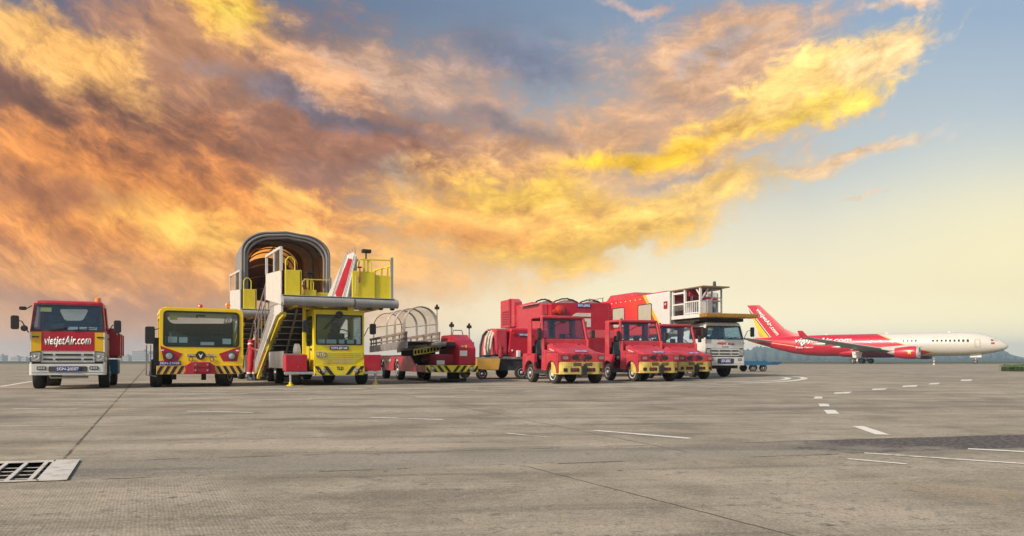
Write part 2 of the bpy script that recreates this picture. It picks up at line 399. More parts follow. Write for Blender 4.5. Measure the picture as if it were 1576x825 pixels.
def text(name, s, m, parent, f, width, height, t, shear=0.0, weight=0.02, center=(0, 0), skew=0.0):
    """lettering as a thin solid: f(u, v) -> point; t: thickness vector"""
    cu = bpy.data.curves.new('lettering', 'FONT'); cu.body = s; cu.size = 1; cu.shear = shear; cu.offset = weight; cu.resolution_u = 3
    cu.align_x = 'CENTER'; cu.align_y = 'CENTER'
    o = bpy.data.objects.new('lettering', cu); col.objects.link(o)
    dg = bpy.context.evaluated_depsgraph_get(); me = bpy.data.meshes.new_from_object(o.evaluated_get(dg))
    bpy.data.objects.remove(o); bpy.data.curves.remove(cu)
    xs = [v.co.x for v in me.vertices]; ys = [v.co.y for v in me.vertices]
    ax, bx, ay, by = min(xs), max(xs), min(ys), max(ys)
    tv = Vector(t)
    for v in me.vertices:
        u = ((v.co.x - ax) / (bx - ax) - 0.5) * width + center[0]; w = ((v.co.y - ay) / (by - ay) - 0.5) * height + center[1]
        v.co = Vector(f(u, w + skew * (u - center[0])))
    bm = bmesh.new(); bm.from_mesh(me)
    g = bmesh.ops.extrude_face_region(bm, geom=list(bm.faces))
    bmesh.ops.translate(bm, verts=[e for e in g['geom'] if isinstance(e, bmesh.types.BMVert)], vec=tv)
    bmesh.ops.recalc_face_normals(bm, faces=bm.faces)
    bm.to_mesh(me); bm.free()
    me.name = name; me.materials.clear(); me.materials.append(m)
    ob = bpy.data.objects.new(name, me); col.objects.link(ob); ob.parent = parent
    return ob

class Veh:
    """a thing with its own frame: x to its right in the picture, y backwards, z up, origin on the ground under its front"""
    def __init__(s, name, px, py, yaw, label, cat, group=None):
        Y = F_PX * CAM_H / (py - CY); X = (px - CX) * Y / F_PX
        s.loc = Vector((X, Y, 0)); s.yaw = R(yaw)
        s.o = bpy.data.objects.new(name, None); col.objects.link(s.o); s.o.location = s.loc; s.o.rotation_euler = (0, 0, s.yaw)
        s.o.empty_display_size = 0.3
        tag(s.o, label, cat, group)
        s.Ri = Matrix.Rotation(-s.yaw, 3, 'Z')
    def ray(s, px, py): return s.Ri @ (Vector((0, 0, CAM_H)) - s.loc), s.Ri @ Vector(((px - CX) / F_PX, 1, -(py - CY) / F_PX))
    def F(s, px, py, y=0.0):
        """where the photo's point (px, py) lies on the vehicle's cross plane y: (x, z)"""
        o, d = s.ray(px, py); t = (y - o.y) / d.y; p = o + d * t; return (p.x, p.z)
    def S(s, px, py, x):
        """the same on the side plane x: (y, z)"""
        o, d = s.ray(px, py); t = (x - o.x) / d.x; p = o + d * t; return (p.y, p.z)
    def FP(s, pts, y=0.0): return [s.F(a, b, y) for a, b in pts]
    def SP(s, pts, x): return [s.S(a, b, x) for a, b in pts]

FY = lambda y: (lambda u, v: (u, y, v))
SX = lambda x: (lambda u, v: (x, u, v))
TZ = lambda z: (lambda u, v: (u, v, z))

def wheel(parent, x, y, r, w, rim=None, side=-1, turn=0.0, z=None, hub=True, name='wheel'):
    z = r if z is None else z
    c = Vector((x, y, z)); ax = Matrix.Rotation(R(turn), 3, 'Z') @ Vector((side, 0, 0)); h = w / 2
    wb = MB(); wb.lathe(c, ax, [(-h * .82, r * .60), (-h, r * .72), (-h * .92, r * .95), (-h * .7, r), (h * .7, r), (h * .92, r * .95), (h, r * .72), (h * .82, r * .60)], 32)
    o = wb.build(name, M_TYRE, parent, smooth=True)
    if rim is not None:
        k = r * .61
        rb = MB(); rb.lathe(c + ax * h * .80, ax, [(0.0, k), (0.022, k), (0.024, k * .90), (-0.03, k * .80), (-0.045, k * .45), (0.0, k * .40), (0.03, k * .34), (0.05, k * .22), (0.052, 0.0)], 28)
        rb.build('rim', rim, o, smooth=True)
        nb = MB(); nb.lathe(c + ax * (h * .8 - .028), ax, [(0, k * .72), (.010, k * .72), (.010, k * .52), (0, k * .52)], 20); nb.build('hub_recess', M_BLK, o)
    return o

def seat(parent, x, y, z, w=0.48, name='seat'):
    b = MB(); b.box(x - w / 2, x + w / 2, y, y + .48, z - .14, z)
    b.box(x - w / 2, x + w / 2, y + .44, y + .56, z, z + .52, Matrix.Rotation(R(-8), 3, 'X')); b.box(x - .12, x + .12, y + .50, y + .60, z + .52, z + .74)
    return b.build(name, M_SEAT, parent, bevel=.04)

def steering(parent, x, y, z, r=.2, tilt=35):
    b = MB(); n = 20; rot = Matrix.Rotation(R(tilt), 3, 'X'); c = Vector((x, y, z))
    pts = [c + rot @ Vector((r * math.cos(2 * math.pi * k / n), r * math.sin(2 * math.pi * k / n), 0)) for k in range(n + 1)]
    b.tube(pts, .016, 6, cap=False); b.bar(c + rot @ Vector((-r, 0, 0)), c + rot @ Vector((r, 0, 0)), .03, .015)
    b.cyl(c, c + rot @ Vector((0, 0, -.5)), .025, 8)
    return b.build('steering_wheel', M_BLK, parent, smooth=True)

def mirror(parent, arm_from, c, w, h, d=.09, name='mirror', round_=False):
    b = MB(); x, y, z = c
    if round_: b.lathe((x, y - d / 2, z), (0, 1, 0), [(0, w * .3), (d * .3, w / 2), (d, w / 2), (d + .01, w * .45)], 16)
    else: b.plate(rrect(x - w / 2, x + w / 2, z - h / 2, z + h / 2, w * .3), FY(y - d / 2), (0, d, 0))
    o = b.build(name, M_BLK, parent, bevel=0 if round_ else .015, smooth=round_)
    a = MB(); a.tube([arm_from, ((arm_from[0] + x) / 2, (arm_from[1] + y) / 2, z + h * .1), (x, y + d / 2, z + h * .2)], .013, 6); a.build('mirror_arm', M_BLK, o)
    return o

def beacon(parent, x, y, z, r=.07, h=.13, m=None):
    b = MB(); b.lathe((x, y, z), (0, 0, 1), [(0, r * 1.1), (.03, r * 1.1), (.03, r), (h * .8, r * .92), (h, r * .6), (h + .005, 0)], 16)
    return b.build('beacon_lamp', m or M_AMBER, parent, smooth=True)

def plate_sign(parent, x0, x1, z0, z1, y, s, t=.012, txt=M_LETTER, name='number_plate', m=None):
    b = MB(); b.box(x0, x1, y - t, y, z0, z1); o = b.build(name, m or M_BLUE, parent, bevel=.004)
    text('plate_number', s, txt, o, FY(y - t - .003), (x1 - x0) * .88, (z1 - z0) * .62, (0, -.003, 0), center=((x0 + x1) / 2, (z0 + z1) / 2), weight=.015)
    return o

def headlight(parent, x, y, z, r, lens=None, bezel=None, name='headlight'):
    b = MB(); b.lathe((x, y, z), (0, -1, 0), [(0, r), (.03, r), (.035, r * .8), (.01, r * .75)], 20); o = b.build(name, bezel or M_BLK, parent, smooth=True)
    l = MB(); l.lathe((x, y, z), (0, -1, 0), [(.012, r * .78), (.03, r * .6), (.04, 0)], 20); l.build('lens', lens or M_LENS, o, smooth=True)
    return o

def wipers(parent, y, pts):
    for a, b_ in pts:
        b = MB(); b.bar((a[0], y(a[1]) - .03, a[1]), (b_[0], y(b_[1]) - .03, b_[1]), .018, .018); b.build('wiper', M_BLK, parent)

def arch_profile(y0, y1, z0, top, wheels, seg=10):
    """side outline: top = points from (y0..) to (y1..); bottom at z0 with wheel arches (yc, r)"""
    out = list(top); out.append((y1, z0))
    for yc, r in sorted(wheels, reverse=True):
        for k in range(seg + 1):
            a = math.pi * k / seg
            out.append((yc + r * math.cos(a), z0 + r * math.sin(a)))
    out.append((y0, z0))
    return out


# ------------------------------------------------------------------ ground
def ground():
    m = bpy.data.materials.new('concrete_apron'); m.use_nodes = True
    nt = m.node_tree; x = NX(nt); b = nt.nodes['Principled BSDF']
    geo = nt.nodes.new('ShaderNodeNewGeometry'); P = geo.outputs['Position']
    sp = nt.nodes.new('ShaderNodeSeparateXYZ'); nt.links.new(P, sp.inputs[0]); X, Y, Z = sp.outputs
    big = x.noise(P, .13, 6, .62, .4); med = x.noise(P, .9, 7, .68, .3); fine = x.noise(P, 30, 6, .8); gr = x.noise(P, 9, 6, .72)
    c = x.mix(x.step(big, .35, .65), (.24, .215, .17), (.345, .31, .245))
    c = x.mix(x.step(med, .46, .66, 0, .75), c, (.40, .36, .29))
    c = x.mix(x.step(med, .50, .36, 0, .6), c, (.15, .135, .11))
    stn = x.noise(x.vec(X, Y, 8.0), .38, 7, .72, .6); c = x.mix(x.step(stn, .54, .64, 0, .5), c, (.12, .105, .09)); c = x.mix(x.step(stn, .42, .34, 0, .4), c, (.38, .30, .20))
    # trench band and the joints (slab axes)
    def lx(ax, ay, bx, by):           # signed distance to a line and position along it
        d = Vector((bx - ax, by - ay)).normalized(); n = Vector((-d.y, d.x))
        dist = x.add(x.add(x.mul(X, n.x), x.mul(Y, n.y)), -(n.x * ax + n.y * ay)); al = x.add(x.add(x.mul(X, d.x), x.mul(Y, d.y)), -(d.x * ax + d.y * ay))
        return dist, al
    wob = x.mul(x.sub(x.noise(P, 2.2, 4, .6), .5), .12)
    d1, al1 = lx(-2.66, 4.52, .61, 5.31)
    d1 = x.add(d1, wob)
    band = x.m('MULTIPLY', x.step(d1, -.02, .03), x.step(d1, .92, .86))
    c = x.mix(x.mul(band, .55), c, (.235, .225, .20))
    asp = x.mul(band, x.step(x.add(al1, x.mul(x.sub(med, .5), 7.0)), 5.2, 6.2))
    for dd in (d1, x.add(d1, -.90)):
        e = x.m('ABSOLUTE', dd)
        cr = x.mul(x.step(e, .030, .010), x.step(x.noise(P, 1.1, 5, .7), .49, .54))
        c = x.mix(x.mul(cr, .85), c, (.035, .03, .028))
    def joint(c, dd, al, w, lo, hi, dark=(.030, .026, .022), a=.9):
        e = x.m('ABSOLUTE', x.add(dd, x.mul(x.sub(x.noise(P, 7, 3), .5), .02)))
        k = x.m('MULTIPLY', x.step(e, w, w * .45), x.m('MULTIPLY', x.step(al, lo, lo + .1), x.step(al, hi + .1, hi)))
        return x.mix(x.mul(k, a), c, dark)
    dj, aj = lx(-3.27, 5.45, -9.7, 18.8); c = joint(c, dj, aj, .017, 0, 14.9); c = joint(c, dj, aj, .05, 14.9, 140, a=.5)
    dk, ak = lx(.076, 5.14, 1.157, 3.08); c = joint(c, dk, ak, .011, 0, 20)
    dm, am = lx(1.086, 6.68, -.92, 12.0); c = joint(c, dm, am, .016, -.9, 10, a=.7)
    # far slab joints, regular
    rep = x.m('PINGPONG', x.add(dj, 600.0), 5.0)
    far = x.mul(x.step(rep, .05, .02), x.step(Y, 22, 26)); c = x.mix(x.mul(far, .5), c, (.07, .06, .05))
    rep2 = x.m('PINGPONG', x.add(d1, 600.0), 5.0)
    far2 = x.mul(x.step(rep2, .07, .03), x.step(Y, 7, 8)); c = x.mix(x.mul(far2, .45), c, (.08, .07, .06))
    # long dark tyre streaks and pale scuffs along the drive direction
    st = x.noise(x.vec(x.mul(X, .12), x.mul(x.add(Y, x.mul(X, -.12)), 1.3), 0), 1.0, 6, .68)
    c = x.mix(x.step(st, .53, .62, 0, .6), c, (.13, .12, .105))
    c = x.mix(x.step(st, .46, .34, 0, .50), c, (.46, .41, .325))
    # exposed grit
    spk = x.mul(x.step(gr, .54, .62), x.step(med, .42, .58)); c = x.mix(x.mul(spk, .6), c, (.10, .09, .08))
    sp2 = x.mul(x.step(x.noise(P, 17, 5, .85), .56, .62), x.step(x.noise(P, .7, 4, .6), .50, .62)); c = x.mix(x.mul(sp2, .75), c, (.055, .048, .045))
    c = x.mix(x.step(fine, .52, .68, 0, .75), c, (.10, .092, .08))
    c = x.mix(x.step(fine, .47, .28, 0, .6), c, (.60, .53, .42))
    mic = x.noise(P, 75, 4, .85)
    c = x.mix(x.step(mic, .50, .66, 0, .75), c, (.06, .052, .042)); c = x.mix(x.step(mic, .46, .30, 0, .45), c, (.62, .56, .44))
    oil = x.noise(P, .55, 3, .5); tk = x.noise(x.vec(x.mul(x.add(X, x.mul(Y, .12)), .03), x.add(Y, x.mul(X, -.08)), 4.0), 1.6, 5, .6); c = x.mix(x.m('MULTIPLY', x.step(x.m('ABSOLUTE', x.sub(tk, .5)), .012, .004), x.mul(x.step(big, .44, .52), x.step(Y, 6.5, 9.0, 0, .8))), c, (.11, .10, .085)); c = x.mix(x.step(oil, .68, .74, 0, .5), c, (.09, .08, .07))
    dots = nt.nodes.new('ShaderNodeTexVoronoi'); dots.inputs['Scale'].default_value = 1.9; nt.links.new(P, dots.inputs['Vector'])
    c = x.mix(x.step(dots.outputs['Distance'], .045, .03, 0, .7), c, (.03, .028, .025))
    c = x.mix(x.mul(asp, .88), c, x.mix(x.step(x.noise(P, 22, 4, .8), .45, .6), (.028, .026, .032), (.15, .135, .13)))
    # grooved finish in front of the trench
    ca = x.add(x.mul(X, .898), x.mul(Y, .44))
    wv = x.m('SINE', x.mul(x.add(ca, x.mul(wob, .15)), 2 * math.pi / .017))
    gm = x.m('MULTIPLY', x.step(d1, 0, -.12), x.step(x.add(med, x.mul(X, -.10)), .40, .62))
    gm = x.m('MULTIPLY', gm, 1.0)
    c = x.mix(x.m('MULTIPLY', x.step(wv, 0.1, -.7), x.mul(gm, .13)), c, (.11, .10, .085))
    # the grassy verge and outfield far away
    ed = x.add(Y, x.mul(x.noise(P, .02, 3), 16))
    c = x.mix(x.step(ed, 158, 166), c, (.16, .14, .09))
    c = x.mix(x.m('MULTIPLY', x.step(ed, 230, 246), 1.0), c, (.05, .075, .03))
    nt.links.new(c, b.inputs['Base Color'])
    b.inputs['Roughness'].default_value = .88; b.inputs['Specular IOR Level'].default_value = .3
    bp = nt.nodes.new('ShaderNodeBump'); bp.inputs['Strength'].default_value = .45; bp.inputs['Distance'].default_value = .010
    hgt = x.add(x.add(x.mul(fine, .5), x.mul(gr, .6)), x.mul(x.mul(wv, gm), .05))
    nt.links.new(hgt, bp.inputs['Height']); nt.links.new(bp.outputs[0], b.inputs['Normal'])
    g = MB(); S = 2600
    # one sheet with a pit opening under the grate
    gx = PIT
    vs = [(-S, -200, 0), (S, -200, 0), (S, 2600, 0), (-S, 2600, 0)] + list(gx); fs = [(0, 1, 5, 4), (1, 2, 6, 5), (2, 3, 7, 6), (3, 0, 4, 7)]
    g.add(vs, fs); o = g.build('ground', m); tag(o, kind='structure')
    # channel below the grate; its shade is put into a near-black wall colour
    pm = mat('pit_shade_black', (.012, .011, .010), .95, dirt=0)
    b_ = MB()
    b_.add(list(gx) + [(p[0], p[1], -.5) for p in gx],
           [(0, 1, 5, 4), (1, 2, 6, 5), (2, 3, 7, 6), (3, 0, 4, 7), (4, 5, 6, 7)])
    p = b_.build('drain_channel', pm); tag(p, kind='structure')

def G(px, py, z=0.0):
    Y = F_PX * (CAM_H - z) / (py - CY); return Vector(((px - CX) * Y / F_PX, Y, z))

# drain opening inside the grate frame (rotated grate covers a little more than this axis-aligned pit)
_l = Vector((-.971, -.235, 0)); _a = G(103, 741) + _l * .15; _b = G(123, 710) + _l * .15; _dn = (_a - _b).normalized()
_b = _b + _dn * .03; _a = _a - _dn * .02
PIT = [tuple(p) for p in (_a + _l * 2.33, _a, _b, _b + _l * 2.33)]
ground()

def paint_mat():
    m = bpy.data.materials.new('worn_white_marking'); m.use_nodes = True
    nt = m.node_tree; x = NX(nt); b = nt.nodes['Principled BSDF']
    geo = nt.nodes.new('ShaderNodeNewGeometry'); P = geo.outputs['Position']
    n = x.noise(P, 14, 6, .7); n2 = x.noise(P, 1.1, 4, .6)
    f = x.step(x.add(n, x.mul(x.sub(n2, .5), .7)), .50, .66)
    c = x.mix(f, (.66, .65, .61), (.30, .275, .23)); nt.links.new(c, b.inputs['Base Color']); b.inputs['Roughness'].default_value = .8
    return m
M_MARK = paint_mat()
def marking(pts, label=None):
    b = MB(); q = [G(*p) for p in pts]; n = len(q)
    for p in q: p.z = .004
    b.add(q, [tuple(range(n))]); o = b.build('painted_marking', M_MARK); tag(o, kind='structure'); return o
def line(a, b_, w):
    p, q = G(*a), G(*b_); d = (q - p).normalized(); n = Vector((-d.y, d.x, 0)) * w / 2
    b = MB(); b.add([Vector((v.x, v.y, .004)) for v in (p - n, q - n, q + n, p + n)], [(0, 1, 2, 3)]); o = b.build('painted_marking', M_MARK); tag(o, kind='structure'); return o
# dashes and lines
marking([(1311, 657), (1329, 657), (1370, 670.5), (1348, 670)])
marking([(1268, 632), (1285, 632), (1292, 638), (1273, 638)])
marking([(1259, 622), (1275, 622), (1277, 626.5), (1262, 626.5)])
marking([(1254, 611.5), (1266, 611.5), (1265, 614.8), (1252, 614.8)])
marking([(1285, 604.8), (1312, 603.8), (1306, 606.6), (1283, 607.2)])
marking([(1343, 599.2), (1366, 598.4), (1362, 600.6), (1342, 601.4)])
marking([(1390, 594.6), (1413, 593.6), (1410, 596), (1388, 596.6)])
marking([(1432, 590.6), (1447, 590), (1444, 592.2), (1429, 592.6)])
marking([(1480, 585.2), (1497, 584.8), (1494, 587), (1478, 587.2)])
line((1330, 698.5), (1576, 715), .06); line((1490, 692), (1700, 703), .08); line((1305, 707.5), (1395, 715.5), .05)
line((288, 634), (390, 636), .09); line((570, 643.5), (682, 647), .08); line((913, 663.5), (1062, 676), .09); line((20, 630), (120, 630.5), .07)
line((780, 668), (840, 674), .04)
line((180, 606.5), (380, 607), .10); line((355, 616.5), (480, 615.5), .10); line((640, 611.5), (700, 611.5), .08)
line((-60, 597), (700, 599.5), .14); line((440, 601), (1140, 590.5), .12); line((860, 597.5), (1140, 592.5), .12); line((0, 596), (60, 586), .15)
line((1250, 569), (1560, 571), .35); line((1180, 576.5), (1380, 578), .18); line((1390, 580.5), (1480, 581), .25)
def curve_mark(pts, w):
    P3 = [G(*p) for p in pts]; vs = []; n = len(P3)
    for i, p in enumerate(P3):
        d = (P3[min(i + 1, n - 1)] - P3[max(i - 1, 0)]).normalized(); nn = Vector((-d.y, d.x, 0)) * w / 2
        vs += [(p - nn).xy.to_3d() + Vector((0, 0, .004)), (p + nn).xy.to_3d() + Vector((0, 0, .004))]
    b = MB(); b.add(vs, [(2 * i, 2 * i + 2, 2 * i + 3, 2 * i + 1) for i in range(n - 1)]); tag(b.build('painted_marking', M_MARK), kind='structure')
def bez(p0, p1, p2, p3, n=24):
    return [tuple((1 - t) ** 3 * p0[k] + 3 * t * (1 - t) ** 2 * p1[k] + 3 * t * t * (1 - t) * p2[k] + t ** 3 * p3[k] for k in (0, 1)) for t in [i / n for i in range(n + 1)]]
curve_mark(bez((1100, 591), (1200, 590), (1232, 586.5), (1238, 583.5)) + bez((1238, 583.5), (1240, 582), (1230, 579.8), (1190, 579))[1:], .26)
curve_mark(bez((1100, 588.5), (1180, 588.5), (1208, 586), (1213, 583.5)) + bez((1213, 583.5), (1214, 582), (1205, 580.6), (1165, 580.2))[1:], .24)

def grate():
    P = bpy.data.objects.new('drain_grate', None); col.objects.link(P); base = G(100, 725); P.location = base
    tag(P, 'pale steel drain grate set in the concrete at the lower left', 'drain grate')
    uax = Vector((.44, -.9, 0)).normalized()
    m_g = mat('pale_galvanised_steel', (.60, .59, .56), .6, .15, dirt=.3, dscale=9, dirt_rgb=(.22, .17, .12))
    c_tr = G(123, 710); c_br = G(103, 741)
    left = Vector((-.971, -.235, 0))
    top0 = c_tr - base; bot0 = c_br - base
    L = 2.35; z = .012
    def quad(b, a, c, d, e, h=.006):
        vs = [Vector((p.x, p.y, z)) for p in (a, c, d, e)]; vs += [p - Vector((0, 0, h)) for p in vs]
        b.add(vs, [(0, 1, 2, 3), (7, 6, 5, 4), (0, 4, 5, 1), (1, 5, 6, 2), (2, 6, 7, 3), (3, 7, 4, 0)])
    wplate = .165
    b = MB(); quad(b, bot0, top0, top0 + left * wplate, bot0 + left * wplate); b.build('end_plate', m_g, P)
    b = MB(); dn = (bot0 - top0).normalized()
    t1 = top0 + left * wplate
    quad(b, t1 - left * .012, t1 - left * .012 + dn * .075, t1 + left * L + dn * .075, t1 + left * L); b.build('frame_rail', m_g, P)
    t2 = bot0 + left * wplate
    b = MB(); quad(b, t2 - left * .012 - dn * .025, t2 - left * .012, t2 + left * L, t2 + left * L - dn * .025); b.build('frame_rail', m_g, P)
    # thick cross bars and thin lengthwise bars
    z = .006
    k = .03; i = 0
    while k < L:
        b = MB(); wd = .026
        quad(b, t1 + left * k + dn * .07, t1 + left * (k + wd) + dn * .07, t2 + left * (k + wd) - dn * .02, t2 + left * k - dn * .02, .008); b.build('cross_bar', m_g, P); k += .125
    z = -.004
    ln = (t2 - t1).length
    for j in range(1, 5):
        b = MB(); s0 = .075 + (ln - .1) * j / 5
        quad(b, t1 + dn * s0, t1 + dn * (s0 + .012), t1 + left * L + dn * (s0 + .012), t1 + left * L + dn * s0, .004); b.build('thin_bar', m_g, P)
grate()

def isuzu_cab(v, W, D, z, colors, rake=.26, tumble=.07, lettering=None, right_drive=True, number='SGN-20507'):
    """z: dict of heights. colours: dict lower, band, corner, roof"""
    P = v.o; h = W / 2
    zb, zt, zr = z['wb'], z['wt'], z['roof']
    yf = lambda q: 0.0 if q <= zb else (q - zb) * rake
    xf = lambda q: h - (0 if q <= zb else (q - zb) / (zr - zb) * tumble)
    fr = lambda u, w: (u, yf(w), w)
    yr = yf(zr) + .06
    # side doors: one outline with a window hole
    for sgn in (-1, 1):
        sd = lambda u, w, s=sgn: (s * xf(w), u, w)
        out = rpoly([(0.0, z['grille']), (.0, zb), (yf(zt), zt), (D, zt), (D, z['grille'])], .015, 4)
        b = MB(); b.plate([(0, z['bump1'] + .02), (0, zb), (D, zb), (D, z['bump1'] + .02)] if 0 else
                          arch_profile(0, D, z['bump0'] + .12, [(0, zb - .002), (D, zb - .002)], [(z['wy'], z['wr'] * 1.14)]), sd, (-sgn * .04, 0, 0))
        d = b.build('door', colors['lower'], P, bevel=.008)
        b = MB(); b.ring(rpoly([(0.0, zb), (yf(zt), zt), (D, zt), (D, zb)], .01, 5), rpoly([(.16, zb + .05), (yf(zt) + .12, zt - .06), (D - .42, zt - .06), (D - .42, zb + .05)], .06, 5), sd, (-sgn * .04, 0, 0))
        b.build('window_frame', colors['pillar'], d)
        b = MB(); b.plate(rpoly([(.16, zb + .05), (yf(zt) + .12, zt - .06), (D - .42, zt - .06), (D - .42, zb + .05)], .06, 5), lambda u, w, s=sgn: (s * (xf(w) - .02), u, w), (-sgn * .006, 0, 0)); b.build('window', GLASS, d)
        b = MB(); b.box(sgn * (h + .012) - .012, sgn * (h + .012) + .012, D - .60, D - .42, zb - .16, zb - .12); b.build('handle', M_BLK, d, bevel=.005)
    # front panel with corner panels
    c0 = h - z.get('corner', .2)
    b = MB(); b.plate([(-c0, z['panel']), (c0, z['panel']), (c0, zb), (-c0, zb)], FY(0), (0, .05, 0)); fp = b.build('front_panel', colors['band'], P)
    for sgn in (-1, 1):
        b = MB(); b.plate([(sgn * c0, z['panel']), (sgn * (h + .0), z['panel'] - .03), (sgn * h, zb), (sgn * c0, zb)], FY(.003), (0, .05, 0)); b.build('corner_panel', colors['corner'], P)
        b = MB(); b.box(sgn * (c0 + .05) if sgn > 0 else sgn * (h - .04), sgn * (h - .04) if sgn > 0 else sgn * (c0 + .05), -.012, .0, zb - .14, zb - .11); b.build('vent_slot', M_BLK, P)
    # grille
    b = MB(); b.plate([(-h + .24, z['grille']), (h - .24, z['grille']), (h - .24, z['panel']), (-h + .24, z['panel'])], FY(.012), (0, .05, 0)); g = b.build('grille', colors['lower'], P)
    gh = z['panel'] - z['grille']
    for k in range(2):
        zz = z['grille'] + gh * (.18 + .40 * k)
        for (a, c) in ((-h + .28, -.34), (-.28, .28), (.34, h - .28)):
            s = MB(); s.box(a, c, -.006, .02, zz, zz + gh * .16); s.build('grille_slot', M_BLK, g)
    # headlights
    for sgn in (-1, 1):
        pts = [(sgn * (h - .24), z['grille'] + .01), (sgn * h, z['grille'] + .01), (sgn * h, z['panel'] - .03), (sgn * (h - .24), z['panel'] - .01)]
        b = MB(); b.plate(pts, FY(-.004), (0, .05, 0)); hd = b.build('headlight', M_LENS, P, bevel=.006)
        hz = (z['grille'] + z['panel']) / 2
        for dx, rr in ((.125, .075), (.035, .035)):
            l = MB(); l.lathe((sgn * (h - dx if dx > .1 else h - .04), -.006, hz - .005), (0, -1, 0), [(0, rr), (.012, rr), (.004, rr * .7), (.016, rr * .35), (.018, 0)], 20); l.build('reflector', M_ALU, hd, smooth=True)
        l = MB(); l.ring(rpoly(pts, .03, 4), rpoly([(sgn * (h - .225), z['grille'] + .025), (sgn * (h - .015), z['grille'] + .025), (sgn * (h - .015), z['panel'] - .045), (sgn * (h - .225), z['panel'] - .028)], .02, 4), FY(-.007), (0, -.008, 0)); l.build('bezel', M_DKGREY, hd)
    # black gap and bumper
    b = MB(); b.box(-h + .02, h - .02, .03, .10, z['bump1'], z['grille']); b.build('gap_trim', M_BLK, P)
    zz = z['bump1']; z00 = z['bump0']
    b = MB(); b.plate(rpoly([(-h - .01, -.04), (h + .01, -.04), (h + .02, .30), (h - .06, .30), (h - .06, .12), (-h + .06, .12), (-h + .06, .30), (-h - .02, .30)], [.06, .06, 0.01, .01, .01, .01, .01, .01], 4), TZ(z00), (0, 0, zz - z00)); bp = b.build('bumper', colors['lower'], P, bevel=.012)
    b = MB(); b.plate(rrect(-.42, .42, z00 + .085, zz - .06, .03), FY(-.043), (0, -.006, 0)); b.build('bumper_recess', M_DKGREY, bp)
    b = MB(); b.box(-h + .05, h - .05, -.045, -.03, z00 + .06, z00 + .068); b.build('bumper_groove', M_DKGREY, bp)
    for sgn in (-1, 1):
        b = MB(); b.plate(rrect(sgn * (h - .25) - .1, sgn * (h - .25) + .1, zz - .15, zz - .06, .02), FY(-.043), (0, -.008, 0)); fg = b.build('fog_lamp', M_DKGREY, bp)
        b = MB()
        for k in (-1, 0, 1): b.box(sgn * (h - .25) + k * .055 - .022, sgn * (h - .25) + k * .055 + .022, -.058, -.05, zz - .13, zz - .08)
        b.build('lens', M_LENS, fg)
    plate_sign(bp, -.27, .27, z00 + .09, zz - .065, -.052, number)
    # windscreen
    outl = lambda m: rpoly([(-xf(zb) + m, zb + m * .8), (xf(zb) - m, zb + m * .8), (xf(zt) - m, zt - m * .8), (-xf(zt) + m, zt - m * .8)], .05, 5)
    b = MB(); b.ring(outl(.002), outl(.035), fr, (0, .03, 0)); ws = b.build('windscreen_frame', colors['pillar'], P)
    b = MB(); b.ring(outl(.03), outl(.075), lambda u, w: (u, yf(w) - .006, w), (0, .01, 0)); b.build('gasket', M_BLK, ws)
    b = MB(); b.plate(outl(.055), lambda u, w: (u, yf(w) + .01, w), (0, .006, 0)); b.build('windscreen', GLASS, ws)
    wipers(ws, yf, [((-.45, zb + .05), (.02, zb + .12)), ((.10, zb + .05), (.62, zb + .12))])
    # roof and rear wall
    RW = z.get('rear') or [(-h * .50, zb + .22), (h * .50, zb + .22), (h * .66, zt - .08), (-h * .66, zt - .08)]
    b = MB()
    secs = []
    for (y0_, y1_, ins, zz_) in ((yf(zt) - .01, D + .01, 0, zt), (yf(zt) + .01, D + .01, .015, zt + (zr - zt) * .6), (yf(zt) + .12, D - .06, .10, zr)):
        hw = xf(zt) - ins
        secs.append([Vector((p[0], p[1], zz_)) for p in rpoly([(-hw, y0_), (hw, y0_), (hw, y1_), (-hw, y1_)], .08, 5)])
    b.loft(secs); b.build('roof', colors['roof'], P, smooth=True)
    b = MB(); b.ring(rpoly([(-h, z['grille'] + .1), (h, z['grille'] + .1), (xf(zt), zt), (-xf(zt), zt)], .01, 5), rpoly(RW, .08, 5), FY(D - .04), (0, .04, 0)); b.build('rear_wall', colors['lower'], P)
    b = MB(); b.ring(rpoly([(-h + .05, z['grille'] + .1), (h - .05, z['grille'] + .1), (xf(zt) - .05, zt), (-xf(zt) + .05, zt)], .01, 5), rpoly(RW, .08, 5), FY(D - .075), (0, .03, 0)); b.build('rear_lining', M_CABIN, P)
    b = MB(); b.plate(rpoly(RW, .08, 5), FY(D - .02), (0, .006, 0)); b.build('rear_window', GLASS, P)
    # interior
    b = MB(); b.box(-h + .06, h - .06, .08, .5, zb - .25, zb + .015); b.box(-h + .06, h - .06, .1, D - .1, z['bump1'], z['bump1'] + .05); b.build('dashboard', M_DKGREY, P, bevel=.02)
    sx = .42 if right_drive else -.42
    steering(P, sx, .46, zb + .06, .2, 30)
    for q in (-.45, .42): seat(P, q, .80, zb - .25, .5)
    for (a, c) in ((-.02, .22), (.26, .44), (.48, .68)):
        s = MB(); s.box(a * W / 1.77, c * W / 1.77, .075, .08, zb + .03, zb + .14, Matrix.Rotation(R(-14), 3, 'X')); s.build('paper_notice', M_PAPER, P)
    s = MB(); s.box(-h + .20, -h + .44, yf(zt) - .02, yf(zt) - .015, zt - .22, zt - .11, Matrix.Rotation(R(-14), 3, 'X')); s.build('windscreen_sticker', M_LETYEL, P)
    b = MB(); b.box(-.12, .12, yf(zt) + .06, yf(zt) + .09, zt - .13, zt - .07); b.build('rear_view_mirror', M_BLK, P, bevel=.01)
    return yf, xf

